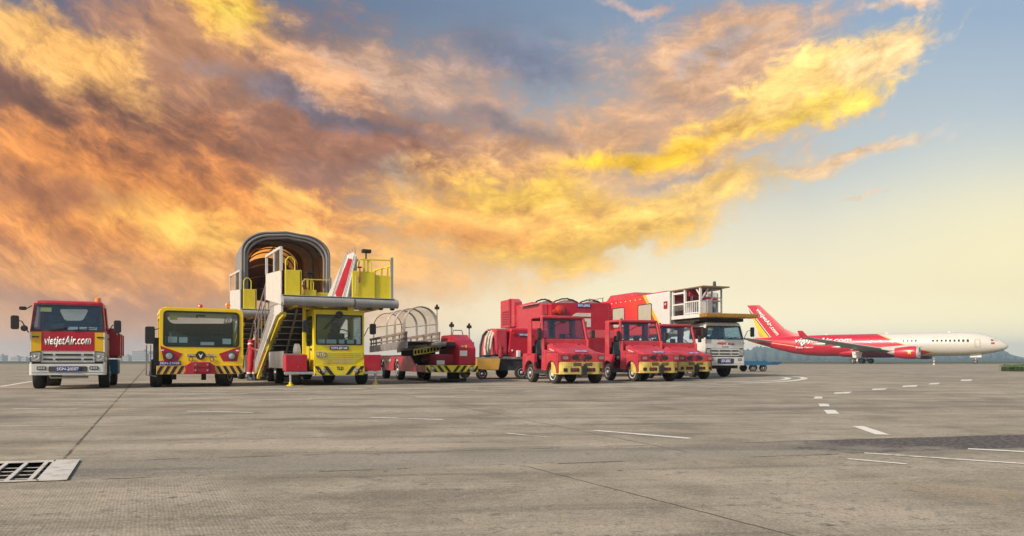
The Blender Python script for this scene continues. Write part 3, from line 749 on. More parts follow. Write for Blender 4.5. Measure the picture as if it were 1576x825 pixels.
def white_red_truck():
    v = Veh('light_truck', 105, 600.0, 25, 'light truck with a red, white and yellow cab, leftmost of the row', 'truck')
    P = v.o
    z = dict(wb=1.44, wt=2.17, roof=2.25, panel=.97, grille=.68, bump1=.64, bump0=.36, wy=1.02, wr=.36, corner=.24)
    z['rear'] = v.FP([(100, 494.5), (128, 494.5), (137, 477), (91, 476.5)], 1.6)
    W = 1.64
    yf, xf = isuzu_cab(v, W, 1.62, z, dict(lower=M_WHITE, band=M_RED, corner=M_CORN, roof=M_RED, pillar=M_RED))
    text('lettering', 'vietjetAir.com', M_LETTER, P, FY(-.004), 1.02, .29, (0, -.004, 0), shear=.22, weight=.025, center=(0.0, 1.20), skew=0.02)
    beacon(P, .62, .55, 2.24, .08, .13)
    mirror(P, (-.86, .12, 1.42), (-1.12, -.08, 1.66), .17, .34)
    mirror(P, (-.86, .05, 1.42), (-.93, -.06, 1.52), .15, .16, round_=True, name='round_mirror')
    mirror(P, (.86, .12, 1.42), (1.10, -.02, 1.60), .17, .32)
    mirror(P, (-.82, .3, 2.1), (-.98, .1, 2.02), .16, .09, name='kerb_mirror')
    for s in (-1, 1): wheel(P, s * .74, 1.02, .37, .26, M_RIM, s)
    for s in (-1, 1): wheel(P, s * .72, 3.3, .36, .42, M_RIM, s)
    b = MB(); b.box(-.38, -.30, .5, 4.2, .50, .66); b.box(.30, .38, .5, 4.2, .50, .66); b.box(-.7, .7, .98, 1.06, .33, .40); b.box(-.7, .7, 3.7, 3.8, .30, .42)
    b.box(-.3, .3, .6, 1.3, .42, .9); b.build('chassis', M_UNDER, P)
    b = MB(); b.tube([(-.42, .28, .30), (.42, .28, .30)], .03); b.tube([(-.42, .28, .30), (-.42, .28, .5)], .02); b.build('tow_bar', M_ALU, P)
    # dropside body
    b = MB(); b.box(-1.02, 1.02, 1.75, 4.2, .80, .88); bd = b.build('load_bed', M_DKRED, P, bevel=.01)
    for s in (-1, 1):
        b = MB(); b.box(s * 1.03 - .025, s * 1.03 + .025, 1.75, 4.2, .86, 1.50); b.build('side_board', M_RED, bd, bevel=.01)
        for k in range(3):
            b = MB(); b.box(s * 1.065 - .012, s * 1.065 + .012, 1.85 + k * 1.05, 1.90 + k * 1.05, .86, 1.48); b.build('board_stake', M_DKRED, bd)
    b = MB(); b.box(-1.0, 1.0, 1.72, 1.76, .86, 1.62); b.build('head_board', M_RED, bd, bevel=.01)
    b = MB(); b.box(-1.0, 1.0, 4.2, 4.25, .86, 1.50); b.build('tail_board', M_RED, bd, bevel=.01)
    b = MB(); b.box(.70, 1.02, 1.8, 2.9, .34, .76); b.build('fuel_tank', M_BLUEP, P, bevel=.04)
    b = MB(); b.box(-1.02, -.7, 1.8, 2.6, .38, .76); b.build('tool_box', M_UNDER, P, bevel=.03)
white_red_truck()

# ------------------------------------------------------------------ wide yellow tow tractor
def yellow_tractor():
    v = Veh('tow_tractor', 310, 596.5, 27, 'wide yellow tow tractor with red headlight triangles and a striped front skirt', 'tow tractor')
    P = v.o
    (xl, zt_) = v.F(245, 475); (xr, _) = v.F(374.5, 475); h = (xr - xl) / 2; xm = (xr + xl) / 2
    cx = lambda px: v.F(px, 520)[0] - xm
    P.location = v.loc + Matrix.Rotation(v.yaw, 3, 'Z') @ Vector((xm, 0, 0)); v.loc = P.location.copy()
    zz = lambda py: v.F(310, py)[1]
    zr = zz(475.5); z1 = zz(563.5); z2 = zz(576.5)
    D = 3.7
    gx = h - .07
    outer = rpoly([(-h, z1), (h, z1), (h, zr), (-h, zr)], [.03, .03, .16, .16], 6)
    inner = rpoly([(cx(252), zz(534.5)), (cx(369.5), zz(535)), (cx(369.5), zz(480.5)), (cx(253), zz(480))], .12, 6)
    # lower panel + upper surround as one rounded front with the windscreen hole
    b = MB(); b.ring(outer, inner, FY(0), (0, .06, 0)); b.build('front_panel', M_YEL, P, bevel=.012)
    g = rpoly([(cx(255.5), zz(532.3)), (cx(366.5), zz(532.8)), (cx(366.5), zz(483)), (cx(255.5), zz(482.6))], .10, 6)
    b = MB(); b.ring(inner, g, FY(-.012), (0, .05, 0)); ws = b.build('windscreen_frame', M_BLK, P)
    b = MB(); b.plate(g, FY(.015), (0, .006, 0)); b.build('windscreen', GLASS, ws)
    # roof, sides, rear
    secs = []
    for (ins, y0_, y1_, q) in ((0, .05, D * .55, zr - .16), (.01, .05, D * .55, zr - .06), (.14, .02, D * .55 - .02, zr + .015), (.4, .2, D * .5, zr + .03)):
        secs.append([Vector((p[0], p[1], q)) for p in rpoly([(-h + ins, y0_), (h - ins, y0_), (h - ins, y1_), (-h + ins, y1_)], .06, 4)])
    b = MB(); b.loft(secs); b.build('roof', M_YEL, P, smooth=True)
    Dc = D * .55
    for s in (-1, 1):
        b = MB(); b.ring(rpoly([(.05, .62), (.05, zr - .16), (Dc, zr - .16), (Dc, .62)], .01, 5), rpoly([(.35, 1.1), (.35, zr - .24), (Dc - .2, zr - .24), (Dc - .2, 1.1)], .08, 5), SX(s * (h - .02)), (-s * .04, 0, 0))
        sd = b.build('cab_side', M_YEL, P)
        b = MB(); b.plate(rrect(.35, Dc - .2, 1.1, zr - .24, .08), SX(s * (h - .04)), (-s * .006, 0, 0)); b.build('window', GLASS, sd)
        b = MB(); b.plate(arch_profile(Dc, D, .34, [(Dc, 1.25), (D, 1.2)], [(2.95, .48)]), SX(s * (h - .03)), (-s * .04, 0, 0)); b.build('rear_fender', M_YEL, P, bevel=.01)
        b = MB(); b.box(s * (h - .10) - .08, s * (h - .10) + .08, 1.15, 1.9, .36, .62); b.build('step', M_BLK, P)
    b = MB(); b.box(-h + .03, h - .03, Dc, D, 1.16, 1.24); b.box(-h + .03, h - .03, D - .05, D, .4, 1.2); b.build('rear_deck', M_YEL, P, bevel=.01)
    ri = rpoly([(-h + .12, zz(507)), (h - .24, zz(507)), (h - .26, zr - .16), (-h + .12, zr - .16)], .12, 6)
    b = MB(); b.ring(rpoly([(-h + .04, .5), (h - .04, .5), (h - .04, zr - .05), (-h + .04, zr - .05)], .03, 6), rpoly([v.F(262, 499, Dc), v.F(357, 499, Dc), v.F(358, 484.5, Dc), v.F(255, 484.5, Dc)], [.15, .15, .05, .05], 6), FY(Dc - .05), (0, .05, 0)); b.build('rear_wall', M_CABIN, P)
    b = MB(); b.box(-h + .08, h - .08, .1, .6, .75, 1.12); b.box(-h + .05, h - .05, .08, Dc, .55, .62); b.build('dashboard', M_DKGREY, P, bevel=.03)
    b = MB(); b.box(-h + .3, h - .3, .6, .75, 1.1, 1.42); b.box(-.9, -.2, 1.0, 1.1, 1.0, 1.42); b.build('instrument_hood', M_CABIN, P, bevel=.03)
    seat(P, -.5, 1.15, 1.05, .5); seat(P, .55, 1.15, 1.05, .5)
    steering(P, -.02, .75, 1.28, .2, 20)
    for (a, c, d, e) in ((260, 274, 519.5, 528.5), (277, 290, 520, 528.5), (310, 331, 527, 532), (344, 357, 521.5, 530)):
        s = MB(); s.box(cx(a), cx(c), .03, .035, zz(e), zz(d)); s.build('paper_notice', M_PAPER, ws)
    s = MB(); s.box(cx(262.5), cx(274.5), .03, .035, zz(494), zz(487)); s.build('windscreen_sticker', M_LETYEL, ws)
    s = MB(); s.box(cx(304), cx(317), .05, .10, zz(488), zz(485)); s.box(cx(303), cx(306), .05, .1, zz(490), zz(487)); s.build('rear_view_mirror', M_BLK, P)
    # red triangles
    for k, pts in enumerate((((248, 533.5), (282, 545.2), (274.5, 556.8), (253.5, 556.8)), ((338, 545.2), (371.5, 533.5), (366, 556.8), (344.5, 556.8)))):
        q = [(cx(a), zz(c)) for a, c in pts]
        b = MB(); b.plate(q, FY(-.003), (0, -.006, 0)); rt = b.build('red_triangle', M_RED, P)
        hx = cx(261.5 if k == 0 else 357.5); headlight(rt, hx, -.008, zz(548.6), .12, bezel=M_DKGREY)
        b = MB(); xx = cx(251 if k == 0 else 366.5); b.box(xx - .04, xx + .04, -.015, -.009, zz(541), zz(539)); b.build('side_marker', M_LETTER, rt)
    # badge: small winged disc
    b = MB(); b.plate(rrect(cx(289), cx(331), zz(549.6), zz(546), .03), FY(-.003), (0, -.008, 0)); bd = b.build('winged_badge', M_BLK, P)
    b = MB(); b.lathe((cx(310), -.004, zz(547.8)), (0, -1, 0), [(0, .12), (.014, .12), (.016, .10)], 22); b.build('badge_disc', M_BLK, bd)
    b = MB(); b.plate([(cx(310) - .06, zz(547.8) + .055), (cx(310), zz(547.8) - .08), (cx(310) + .06, zz(547.8) + .055), (cx(310), zz(547.8) + .0)], FY(-.02), (0, -.004, 0)); b.build('badge_emblem', M_LETTER, bd)
    for s in (-1, 1):
        text('badge_letters', 'ELECTRO' if s < 0 else 'TRACTOR', M_LETTER, bd, FY(-.012), .24, .045, (0, -.003, 0), center=(cx(310) + s * .25, zz(547.8)))
    plate_sign(P, cx(246), cx(279.5), zz(562.6), zz(556.5), -.006, 'SGN-21020')
    # striped skirt
    for (a, c, ln) in ((242, 286.5, 1.0), (331.5, 375.5, -1.0)):
        b = MB(); b.box(cx(a), cx(c), -.05, .02, z2, z1 - .002); sk = b.build('striped_skirt', M_ORY, P, bevel=.006)
        b = MB()
        for p in stripes(cx(a) + .01, cx(c) - .01, z2 + .008, z1 - .01, .085, .085, ln * .55): b.plate(p, FY(-.052), (0, -.003, 0))
        b.build('black_stripes', M_BLK, sk)
    b = MB(); b.plate([(cx(285), z2), (cx(334), z2), (cx(330), zz(563)), (cx(324), zz(558)), (cx(295), zz(558)), (cx(288), zz(563))], FY(.0), (0, -.10, 0)); tb = b.build('tow_block', M_RED, P, bevel=.01)
    b = MB(); b.box(cx(298), cx(323), -.14, -.102, zz(574), zz(559.5)); tp = b.build('tow_plate', M_DKRED, tb, bevel=.008)
    for a in (301.5, 320):
        for c in (562, 570.5):
            b = MB(); b.cyl((cx(a), -.142, zz(c)), (cx(a), -.156, zz(c)), .022, 10); b.build('bolt', M_ALU, tp)
    b = MB(); b.box(cx(298.5), cx(322.5), -.145, -.141, zz(567), zz(566)); b.build('seam', M_BLK, tp)
    for a in (295, 327):
        b = MB(); pts = [(cx(a) + .05 * math.cos(t * .628), -.03, zz(553.5) + .06 * math.sin(t * .628)) for t in range(11)]; b.tube(pts, .009, 6, cap=False); b.build('tow_ring', M_UNDER, P)
    # wheels
    wheel(P, cx(241.5) + .02, .75, .38, .30, M_RIM, -1)
    wheel(P, cx(352), .75, .38, .30, M_RIM, 1, turn=-24)
    for s in (-1, 1): wheel(P, s * (h - .28), 2.95, .42, .34, M_RIM, s)
    b = MB(); b.box(-h + .25, h - .25, .3, D - .1, .40, .60); b.box(-.75, -.62, .5, .6, .2, .4); b.box(.02, .14, .5, .6, .18, .4); b.box(.45, .6, .2, .5, .24, .42); b.build('chassis', M_UNDER, P)
    beacon(P, cx(309) + .05, .5, zr + .02, .07, .12, M_REDLENS)
    b = MB(); b.cyl((cx(355), .5, zr), (cx(355), .5, zr + .09), .015, 6); b.build('lamp_stalk', M_BLK, P)
    b = MB(); b.lathe((cx(355), .44, zr + .14), (0, 1, 0), [(0, .05), (.02, .07), (.10, .06), (.12, .03)], 16); b.build('work_lamp', M_AMBER, P, smooth=True)
    # left mirror housing and ladder rails
    b = MB(); b.plate(rrect(-h - .34, -h - .10, zz(530.5), zz(504.5), .05), FY(.05), (0, .14, 0)); mr = b.build('mirror', M_BLK, P, bevel=.015)
    b = MB(); b.tube([(-h - .1, .12, zz(509)), (-h + .02, .12, zz(507))], .015, 6); b.build('mirror_arm', M_BLK, mr)
    b = MB(); b.tube([(-h - .30, .12, zz(532)), (-h - .31, .14, .34), (-h - .06, .14, .30)], .02, 6); b.tube([(-h - .2, .2, zz(532)), (-h - .2, .2, .34)], .015, 6); b.build('guard_rail', M_STEEL, P)
    b = MB(); b.box(-h - .14, -h + .0, .20, .34, .5, zz(521)); b.build('side_column', M_BLK, P, bevel=.01)
yellow_tractor()

# ------------------------------------------------------------------ passenger stairs
def arch_pts(x0, x1, zb, zt, r, n=9):
    """open arch outline from the left foot over the top to the right foot"""
    out = [(x0, zb)]
    for i in range(n + 1):
        a = math.pi - (math.pi / 2) * i / n; out.append((x0 + r + r * math.cos(a), zt - r * .72 + r * .72 * math.sin(a)))
    out.append(((x0 + x1) / 2, zt + .06 * (x1 - x0) / 3))
    for i in range(n + 1):
        a = math.pi / 2 - (math.pi / 2) * i / n; out.append((x1 - r + r * math.cos(a), zt - r * .72 + r * .72 * math.sin(a)))
    out.append((x1, zb)); return out

def rail_panel(parent, name, m, x, pts, t=.04):
    b = MB(); b.plate(pts, SX(x), (t, 0, 0)); return b.build(name, m, parent, bevel=.008)

def passenger_stairs(v, outriggers=True, number='SGN-20148'):
    P = v.o
    dz0, dz1 = 2.30, 2.54
    XL, XR = -1.60, 1.66
    # deck
    b = MB(); b.box(XL, XR, -.25, 1.9, dz0 + .05, dz1); dk = b.build('deck', M_ALU, P, bevel=.015)
    b = MB(); b.tube([(XL + .02, -.28, dz0 + .10), (.4, -.30, dz0 + .10)], .13, 16); b.tube([(.42, -.30, dz0 + .10), (XR + .08, -.28, dz0 + .10)], .125, 16); b.build('deck_bumper', M_GREYBMP, dk, smooth=True)
    b = MB(); b.tube([(.40, -.30, dz0 + .10), (.425, -.30, dz0 + .10)], .134, 16); b.build('bumper_strap', M_BLK, dk)
    b = MB(); b.plate([(XL, -.35), (XR, -.35), (XR, -.1), (XL, -.1)], TZ(dz1 + .004), (0, 0, .02)); b.build('deck_edge', M_ALU, dk)
    for k in range(4):
        b = MB(); b.box(XL + .35 + k * .8, XL + .45 + k * .8, -.2, 1.8, dz0 - .06, dz0 + .05); b.build('deck_beam', M_YELG, dk)
    for xx in (.9, 1.25, 1.6):
        b = MB(); b.lathe((xx, -.2, dz0 - .08), (0, 0, 1), [(0, .03), (.02, .07), (.06, .07)], 10); b.build('rubber_foot', M_BLK, dk)
    # left side panel (pale) with the framed opening above
    lp = rail_panel(P, 'side_panel', M_WHITE, XL - .02, [(-.1, 2.30), (2.5, 2.62), (2.5, 3.42), (-.1, 3.26)])
    b = MB()
    for (a, c) in ((( -.08, 3.26), (-.08, 3.95)), ((1.0, 3.33), (1.0, 3.98)), ((2.45, 3.4), (2.45, 4.0)), ((-.08, 3.93), (2.45, 4.0))):
        b.bar((XL, a[0], a[1]), (XL, c[0], c[1]), .07)
    b.build('side_frame', M_WHITE, P)
    b = MB(); b.plate(rrect(.0, .95, 3.30, 3.90, .05), SX(XL), (.02, 0, 0)); b.build('side_window', GLASS_D, P)
    # yellow front panels
    b = MB(); b.box(-1.52, -1.06, -.24, -.18, dz1 + .02, 3.27); yl = b.build('front_panel', M_YELG, P, bevel=.01)
    b = MB(); b.box(-1.11, -1.09, -.246, -.24, dz1 + .04, 3.25); b.build('panel_seam', M_BLK, yl)
    b = MB(); b.box(.38, 1.06, -.24, -.18, dz1 + .02, 3.34); y2 = b.build('front_panel', M_YELG, P, bevel=.01)
    b = MB(); b.box(1.08, 1.56, -.20, -.14, dz1 + .02, 3.26); b.build('front_panel', M_YELG, P, bevel=.01)
    b = MB(); b.tube([(.47, -.25, 2.66), (.47, -.27, 2.7), (.49, -.27, 3.15), (.49, -.25, 3.2)], .012, 6); b.build('pull_handle', M_ALU, y2)
    for s, (xa, xb) in ((0, (-1.5, -1.25)), (1, (.55, .95))):
        b = MB(); zt = 3.72 if s else 3.66
        b.tube([(xa, -.22, 3.2), (xa, -.22, zt - .1), (xa + .08, -.22, zt), (xb - .08, -.22, zt), (xb, -.22, zt - .1), (xb, -.22, 3.2)], .018, 8); b.build('hoop_rail', M_YELG, P, smooth=True)
    b = MB(); b.bar((1.58, -.22, dz1), (1.58, -.22, 3.83), .07); b.build('corner_post', M_STEEL, P)
    b = MB(); b.bar((.80, -.22, 3.72), (1.58, -.22, 3.74), .04); b.bar((.74, -.2, 3.3), (.74, -.2, 3.75), .06); b.bar((.86, -.2, 3.3), (.86, -.2, 3.75), .05); b.build('top_rail', M_YELG, P)
    b = MB(); b.bar((.80, -.2, 3.7), (.80, -.2, 4.02), .035); wl = b.build('lamp_post', M_BLK, P)
    b = MB(); b.box(.68, .94, -.28, -.12, 3.92, 4.02); b.box(.72, .90, -.29, -.27, 3.94, 4.0); b.build('work_lamp', M_BLK, wl, bevel=.01)
    b = MB(); b.tube([(.58, -.26, 3.0), (.60, -.27, 3.3), (.59, -.27, 3.5)], .02, 8); b.box(.53, .65, -.29, -.24, 3.44, 3.50); b.build('control_box', M_DKRED, P)
    # right side railing of the deck
    b = MB()
    for yy in (.3, .9, 1.6): b.bar((XR - .05, yy, dz1), (XR - .05, yy, 3.6), .05)
    b.bar((XR - .05, -.2, 3.6), (XR - .05, 1.7, 3.62), .05); b.bar((XR - .05, -.2, 3.1), (XR - .05, 1.7, 3.1), .04); b.build('side_railing', M_YELG, P)
    # right balustrade of the flight with its red panel
    rp = rail_panel(P, 'balustrade', M_WHITE, .52, [(-.10, 3.80), (.25, 3.98), (1.05, 3.98), (3.9, 2.70), (5.4, 2.0), (5.4, 1.0), (1.6, 2.62), (.9, 2.62)])
    b = MB(); b.plate([(.10, 3.74), (.72, 3.86), (2.35, 2.90), (1.95, 2.62), (1.55, 2.70)], SX(.517), (-.006, 0, 0)); b.build('red_panel', M_RED, rp)
    b = MB(); b.bar((.48, -.1, 3.85), (.48, 1.2, 2.64), .03); b.bar((.48, .9, 4.0), (.48, 2.8, 2.7), .03); b.build('panel_trim', M_WHITE, rp)
    for k in range(4):
        b = MB(); yy = .05 + k * .30; b.tube([(.54, yy, 3.9), (.54, yy, 4.08), (.54, yy + .1, 4.1)], .014, 6); b.build('top_bracket', M_STEEL, rp)
    b = MB(); b.plate([(1.3, 2.6), (1.9, 2.6), (.7, 3.85), (.4, 3.8)], SX(.75), (.05, 0, 0)); b.build('gate_leaf', M_WHITE, P)
    # left balustrade
    b = MB(); b.bar((XL + .06, 2.4, 3.38), (XL + .06, 5.4, 2.02), .045); lb = b.build('balustrade', M_STEEL, P)
    b = MB()
    for k in range(5):
        yy = 2.45 + k * .70; zz = 3.36 - (yy - 2.4) * .455; b.bar((XL + .06, yy, zz), (XL + .06, yy, zz - 1.2), .03)
    b.bar((XL + .06, 2.4, 2.9), (XL + .06, 5.4, 1.54), .025); b.build('balusters', M_STEEL, lb)
    # stringers and flight
    sl = -.455
    def zs(y): return 2.44 + (y - .9) * sl
    prof = [(.10, 2.32), (1.2, 2.56), (5.1, zs(5.1) + .10), (5.1, zs(5.1) - .24), (.9, 2.02), (.1, 2.1)]
    for xx, w_ in ((XL + .02, .07), (.45, .06)):
        b = MB(); b.plate(prof, SX(xx), (w_, 0, 0)); st = b.build('stringer', M_WHITE, P, bevel=.01)
        for k in range(5):
            b = MB(); dzz = -.12 + k * .11; b.bar((xx - .006, 1.2, 2.42 - dzz), (xx - .006, 5.3, zs(5.3) + .12 - dzz), .014, .022); b.build('stringer_rib', M_ALU, st)
    b = MB(); b.plate([(.25, 2.12), (.9, 2.04), (5.2, zs(5.2) - .28), (5.2, zs(5.2) - .40), (.9, 1.90), (.25, 2.0)], SX(XL + .10), (.10, 0, 0)); b.build('lift_beam', M_YELG, P, bevel=.01)
    fl = MB(); fl.plate([(1.0, 2.30), (5.3, zs(5.3) - .10), (5.3, zs(5.3) - .16), (1.0, 2.22)], SX(XL + .26), (.45 - XL - .26, 0, 0)); f = fl.build('flight', M_TREAD, P)
    k = 0; y = 1.1
    while y < 5.2:
        z = zs(y)
        b = MB(); b.box(XL + .26, .44, y, y + .36, z - .24, z - .20); b.box(XL + .26, .44, y + .33, y + .36, z - .38, z - .20); b.build('step', M_TREAD, f)
        b = MB(); b.box(XL + .26, .44, y - .008, y, z - .245, z - .215); b.build('step_edge', M_ALU, f)
        b = MB(); b.box(XL + .26, XL + .33, y + .02, y + .12, z - .36, z - .26); b.build('step_bracket', M_RIM, f)
        y += .40
    # chassis
    b = MB(); b.box(-1.0, 1.0, .7, 6.6, .42, .72); b.build('chassis', M_UNDER, P, bevel=.01)
    b = MB(); b.plate([(4.1, .45), (4.1, 1.0), (6.9, 1.0), (6.9, .45)], SX(-1.25), (2.5, 0, 0)); b.build('rear_body', M_RED, P, bevel=.02)
    b = MB(); b.box(-1.46 if outriggers else -.98, -.86, .0, .5, .42, .89); rb = b.build('outrigger_box', M_RED, P, bevel=.02)
    b = MB(); b.lathe((-1.1, -.002, .54), (0, -1, 0), [(0, .03), (.012, .026), (.014, 0)], 10); b.build('reflector', M_REDLENS, rb)
    b = MB(); b.box(.80, 1.32, .0, .5, .42, .90); b.build('outrigger_box', M_RED, P, bevel=.02)
    b = MB(); b.box(-1.5 if outriggers else -1.0, -.66, -.03, .06, .33, .405); b.build('step_rail', M_ALU, P, bevel=.01)
    b = MB(); b.box(.8, 1.36, -.03, .06, .33, .405); b.build('step_rail', M_ALU, P, bevel=.01)
    b = MB(); b.box(-1.46, -1.40, .6, 2.9, .50, 1.0); b.build('side_skirt', M_WHITE, P, bevel=.01)
    b = MB(); b.box(-1.40, -.9, .55, 2.6, .78, .93); b.box(-1.36, -1.0, .5, .8, .3, .8); b.build('running_board', M_STEEL, P)
    for xx in ((-1.28, 1.22) if outriggers else ()):
        b = MB(); b.cyl((xx, .25, .04), (xx, .25, .42), .035, 10); j = b.build('stabiliser', M_ALU, P, smooth=True)
        b = MB(); b.lathe((xx, .25, 0), (0, 0, 1), [(0, .11), (.025, .11), (.04, .05), (.10, .05)], 14); b.build('stabiliser_pad', M_YELG, j, smooth=True)
    for s in (-1, 1): wheel(P, s * 1.12 if s < 0 else .98, 3.05 if s < 0 else .95, .33, .26, M_RIM, s)
    wheel(P, -1.02, .95, .33, .26, M_RIM, -1)
    for s in (-1, 1): wheel(P, s * 1.0, 5.2, .34, .30, M_RIM, s)
    b = MB(); b.lathe((.02, 1.2, .0), (0, 0, 1), [(.02, .10), (.1, .13), (.3, .2), (.45, .2)], 14); b.build('hydraulic_leg', M_UNDER, P)
    # driver's cab under the deck
    x0, x1 = -.67, .80; D = 1.45; zr = 2.15
    f0 = rpoly([(x0, .58), (x1, .58), (x1, zr), (x0, zr)], .04, 5)
    i0 = rpoly([(x0 + .055, 1.18), (x1 - .055, 1.18), (x1 - .055, zr - .09), (x0 + .055, zr - .09)], .04, 5)
    b = MB(); b.ring(f0, i0, FY(0), (0, .06, 0)); fp = b.build('cab_front', M_YELG, P, bevel=.008)
    i1 = rpoly([(x0 + .085, 1.21), (x1 - .085, 1.21), (x1 - .085, zr - .12), (x0 + .085, zr - .12)], .03, 5)
    b = MB(); b.ring(i0, i1, FY(-.006), (0, .04, 0)); b.build('gasket', M_BLK, fp)
    b = MB(); b.plate(i1, FY(.015), (0, .006, 0)); b.build('windscreen', GLASS, fp)
    b = MB(); b.box(x0 - .02, x1 + .02, -.03, D, zr, zr + .05); b.build('cab_roof', M_YELG, P, bevel=.015)
    for s, xx in ((-1, x0), (1, x1 - .05)):
        b = MB(); b.ring(rpoly([(.06, .45), (.06, zr), (D, zr), (D, .45)], .01, 5), rpoly([(.22, 1.15), (.22, zr - .12), (D - .25, zr - .12), (D - .25, 1.15)], .07, 5), SX(xx), (.05, 0, 0)); dr = b.build('cab_door', M_YELG, P)
        b = MB(); b.plate(rpoly([(.22, 1.15), (.22, zr - .12), (D - .25, zr - .12), (D - .25, 1.15)], .07, 5), SX(xx + .022), (.006, 0, 0)); b.build('window', GLASS, dr)
        b = MB(); b.box(xx - .03 if s < 0 else xx + .05, xx if s < 0 else xx + .08, .28, .40, 1.02, 1.08); b.build('handle', M_BLK, dr)
    b = MB(); b.ring(rpoly([(x0, .5), (x1, .5), (x1, zr), (x0, zr)], .01, 5), rpoly([(.05, 1.0), (x1 - .12, 1.0), (x1 - .12, zr - .14), (.18, zr - .14)], .05, 5), FY(D - .05), (0, .05, 0)); b.build('cab_rear', M_YELG, P)
    b = MB(); b.box(x0 + .06, x1 - .06, .07, .38, .8, 1.20); b.box(x0 + .05, x1 - .05, .07, D - .06, .48, .54); b.build('dashboard', M_DKGREY, P, bevel=.02)
    b = MB(); b.box(-.1, .6, .08, .36, 1.2, 1.33, Matrix.Rotation(R(-12), 3, 'X')); b.build('instrument_hood', M_CABIN, P, bevel=.02)
    steering(P, .28, .42, 1.52, .19, 45); seat(P, .28, .72, 1.05, .5)
    for (a, c) in ((-.55, -.35), (-.30, -.02), (.06, .22), (.30, .50)):
        s = MB(); s.box(x0 + .67 + a, x0 + .67 + c, .035, .04, 1.22, 1.34); s.build('paper_notice', M_PAPER, fp)
    b = MB(); b.bar((-.40, -.02, 1.62), (-.05, -.02, 2.02), .016); b.bar((-.34, -.02, 1.62), (.0, -.02, 2.02), .012); b.build('wiper', M_BLK, fp)
    b = MB(); b.lathe((.06, .0, 2.06), (0, -1, 0), [(0, .11), (.06, .10), (.07, 0)], 16); b.build('wiper_motor', M_BLK, fp)
    plate_sign(fp, -.22, .33, 1.035, 1.145, -.006, number)
    g = [(x0 + .03, .99), (x1 - .05, .99), (x1 - .05, .83), (x1 - .33, .64), (x0 + .22, .64), (x0 + .03, .80)]
    b = MB(); b.plate(g, FY(-.003), (0, -.012, 0)); gr = b.build('grille', M_YELG, fp, bevel=.004)
    for k in range(6):
        zz = .66 + k * .052; ins = max(0, (.83 - zz)) * 1.3
        b = MB(); b.box(x0 + .08 + ins, x1 - .10 - ins, -.021, -.016, zz, zz + .014); b.build('grille_slat', M_STEEL, gr)
    b = MB(); b.plate(rrect(x0 + .06, x0 + .34, .82, .97, .03), FY(-.018), (0, -.01, 0)); lg = b.build('badge', M_STEEL, gr)
    text('badge_letters', 'TLD', M_LETYEL, lg, FY(-.030), .24, .10, (0, -.003, 0), center=(x0 + .2, .895), weight=.02)
    # chevron bumper
    b = MB(); b.box(x0, x1, -.06, .06, .30, .575); bp = b.build('chevron_bumper', M_YELG, P, bevel=.01)
    xm = (x0 + x1) / 2
    b = MB()
    for k in (0, 1, 2):
        for s in (-1, 1):
            xa = .16 + k * .26; pts = [(xm + s * xa, .31), (xm + s * (xa + .12), .31), (xm + s * (xa + .12 + .20), .565), (xm + s * (xa + .20), .565)]
            pts = clip(pts if s > 0 else pts[::-1], x0 + .01, x1 - .01, .31, .565)
            if len(pts) > 2: b.plate(pts, FY(-.062), (0, -.004, 0))
    b.build('black_chevrons', M_BLK, bp)
    text('bumper_letters', 'TLD', M_BLK, bp, FY(-.062), .20, .10, (0, -.004, 0), center=(xm, .50), weight=.02)
    for xx in (x0 + .27, x1 - .27): headlight(bp, xx, -.066, .43, .065, bezel=M_RIM)
    for xx in (x0 + .13, x1 - .13): headlight(bp, xx, -.066, .43, .045, lens=M_AMBER, name='indicator')
    # posts beside the cab
    b = MB(); b.bar((x0 - .17, .55, .9), (x0 - .17, .55, 2.32), .09); b.bar((x0 - .17, .5, 2.25), (x0 + .3, .5, 2.25), .07); b.build('support_post', M_YELG, P, bevel=.01)
    b = MB(); b.tube([(x0 - .30, .9, 2.25), (x0 - .32, 2.6, .9)], .035, 8); b.build('lift_cylinder', M_STEEL, P, smooth=True)
    mirror(P, (x0 - .02, .1, 1.68), (x0 - .26, -.12, 1.70), .18, .34); mirror(P, (x1, .1, 1.40), (x1 + .25, -.05, 1.66), .18, .32)
    b = MB(); b.lathe((x0 - .25, 1.5, .92), (1, 0, 0), [(0, .32), (.12, .32)], 20); b.build('winch_guard', M_GREY, P, bevel=.01)
    b = MB(); b.box(-.5, .5, .3, .9, 2.21, 2.29); b.box(.3, .45, -.05, .1, 2.2, 2.30); b.build('cross_frame', M_YELG, P)

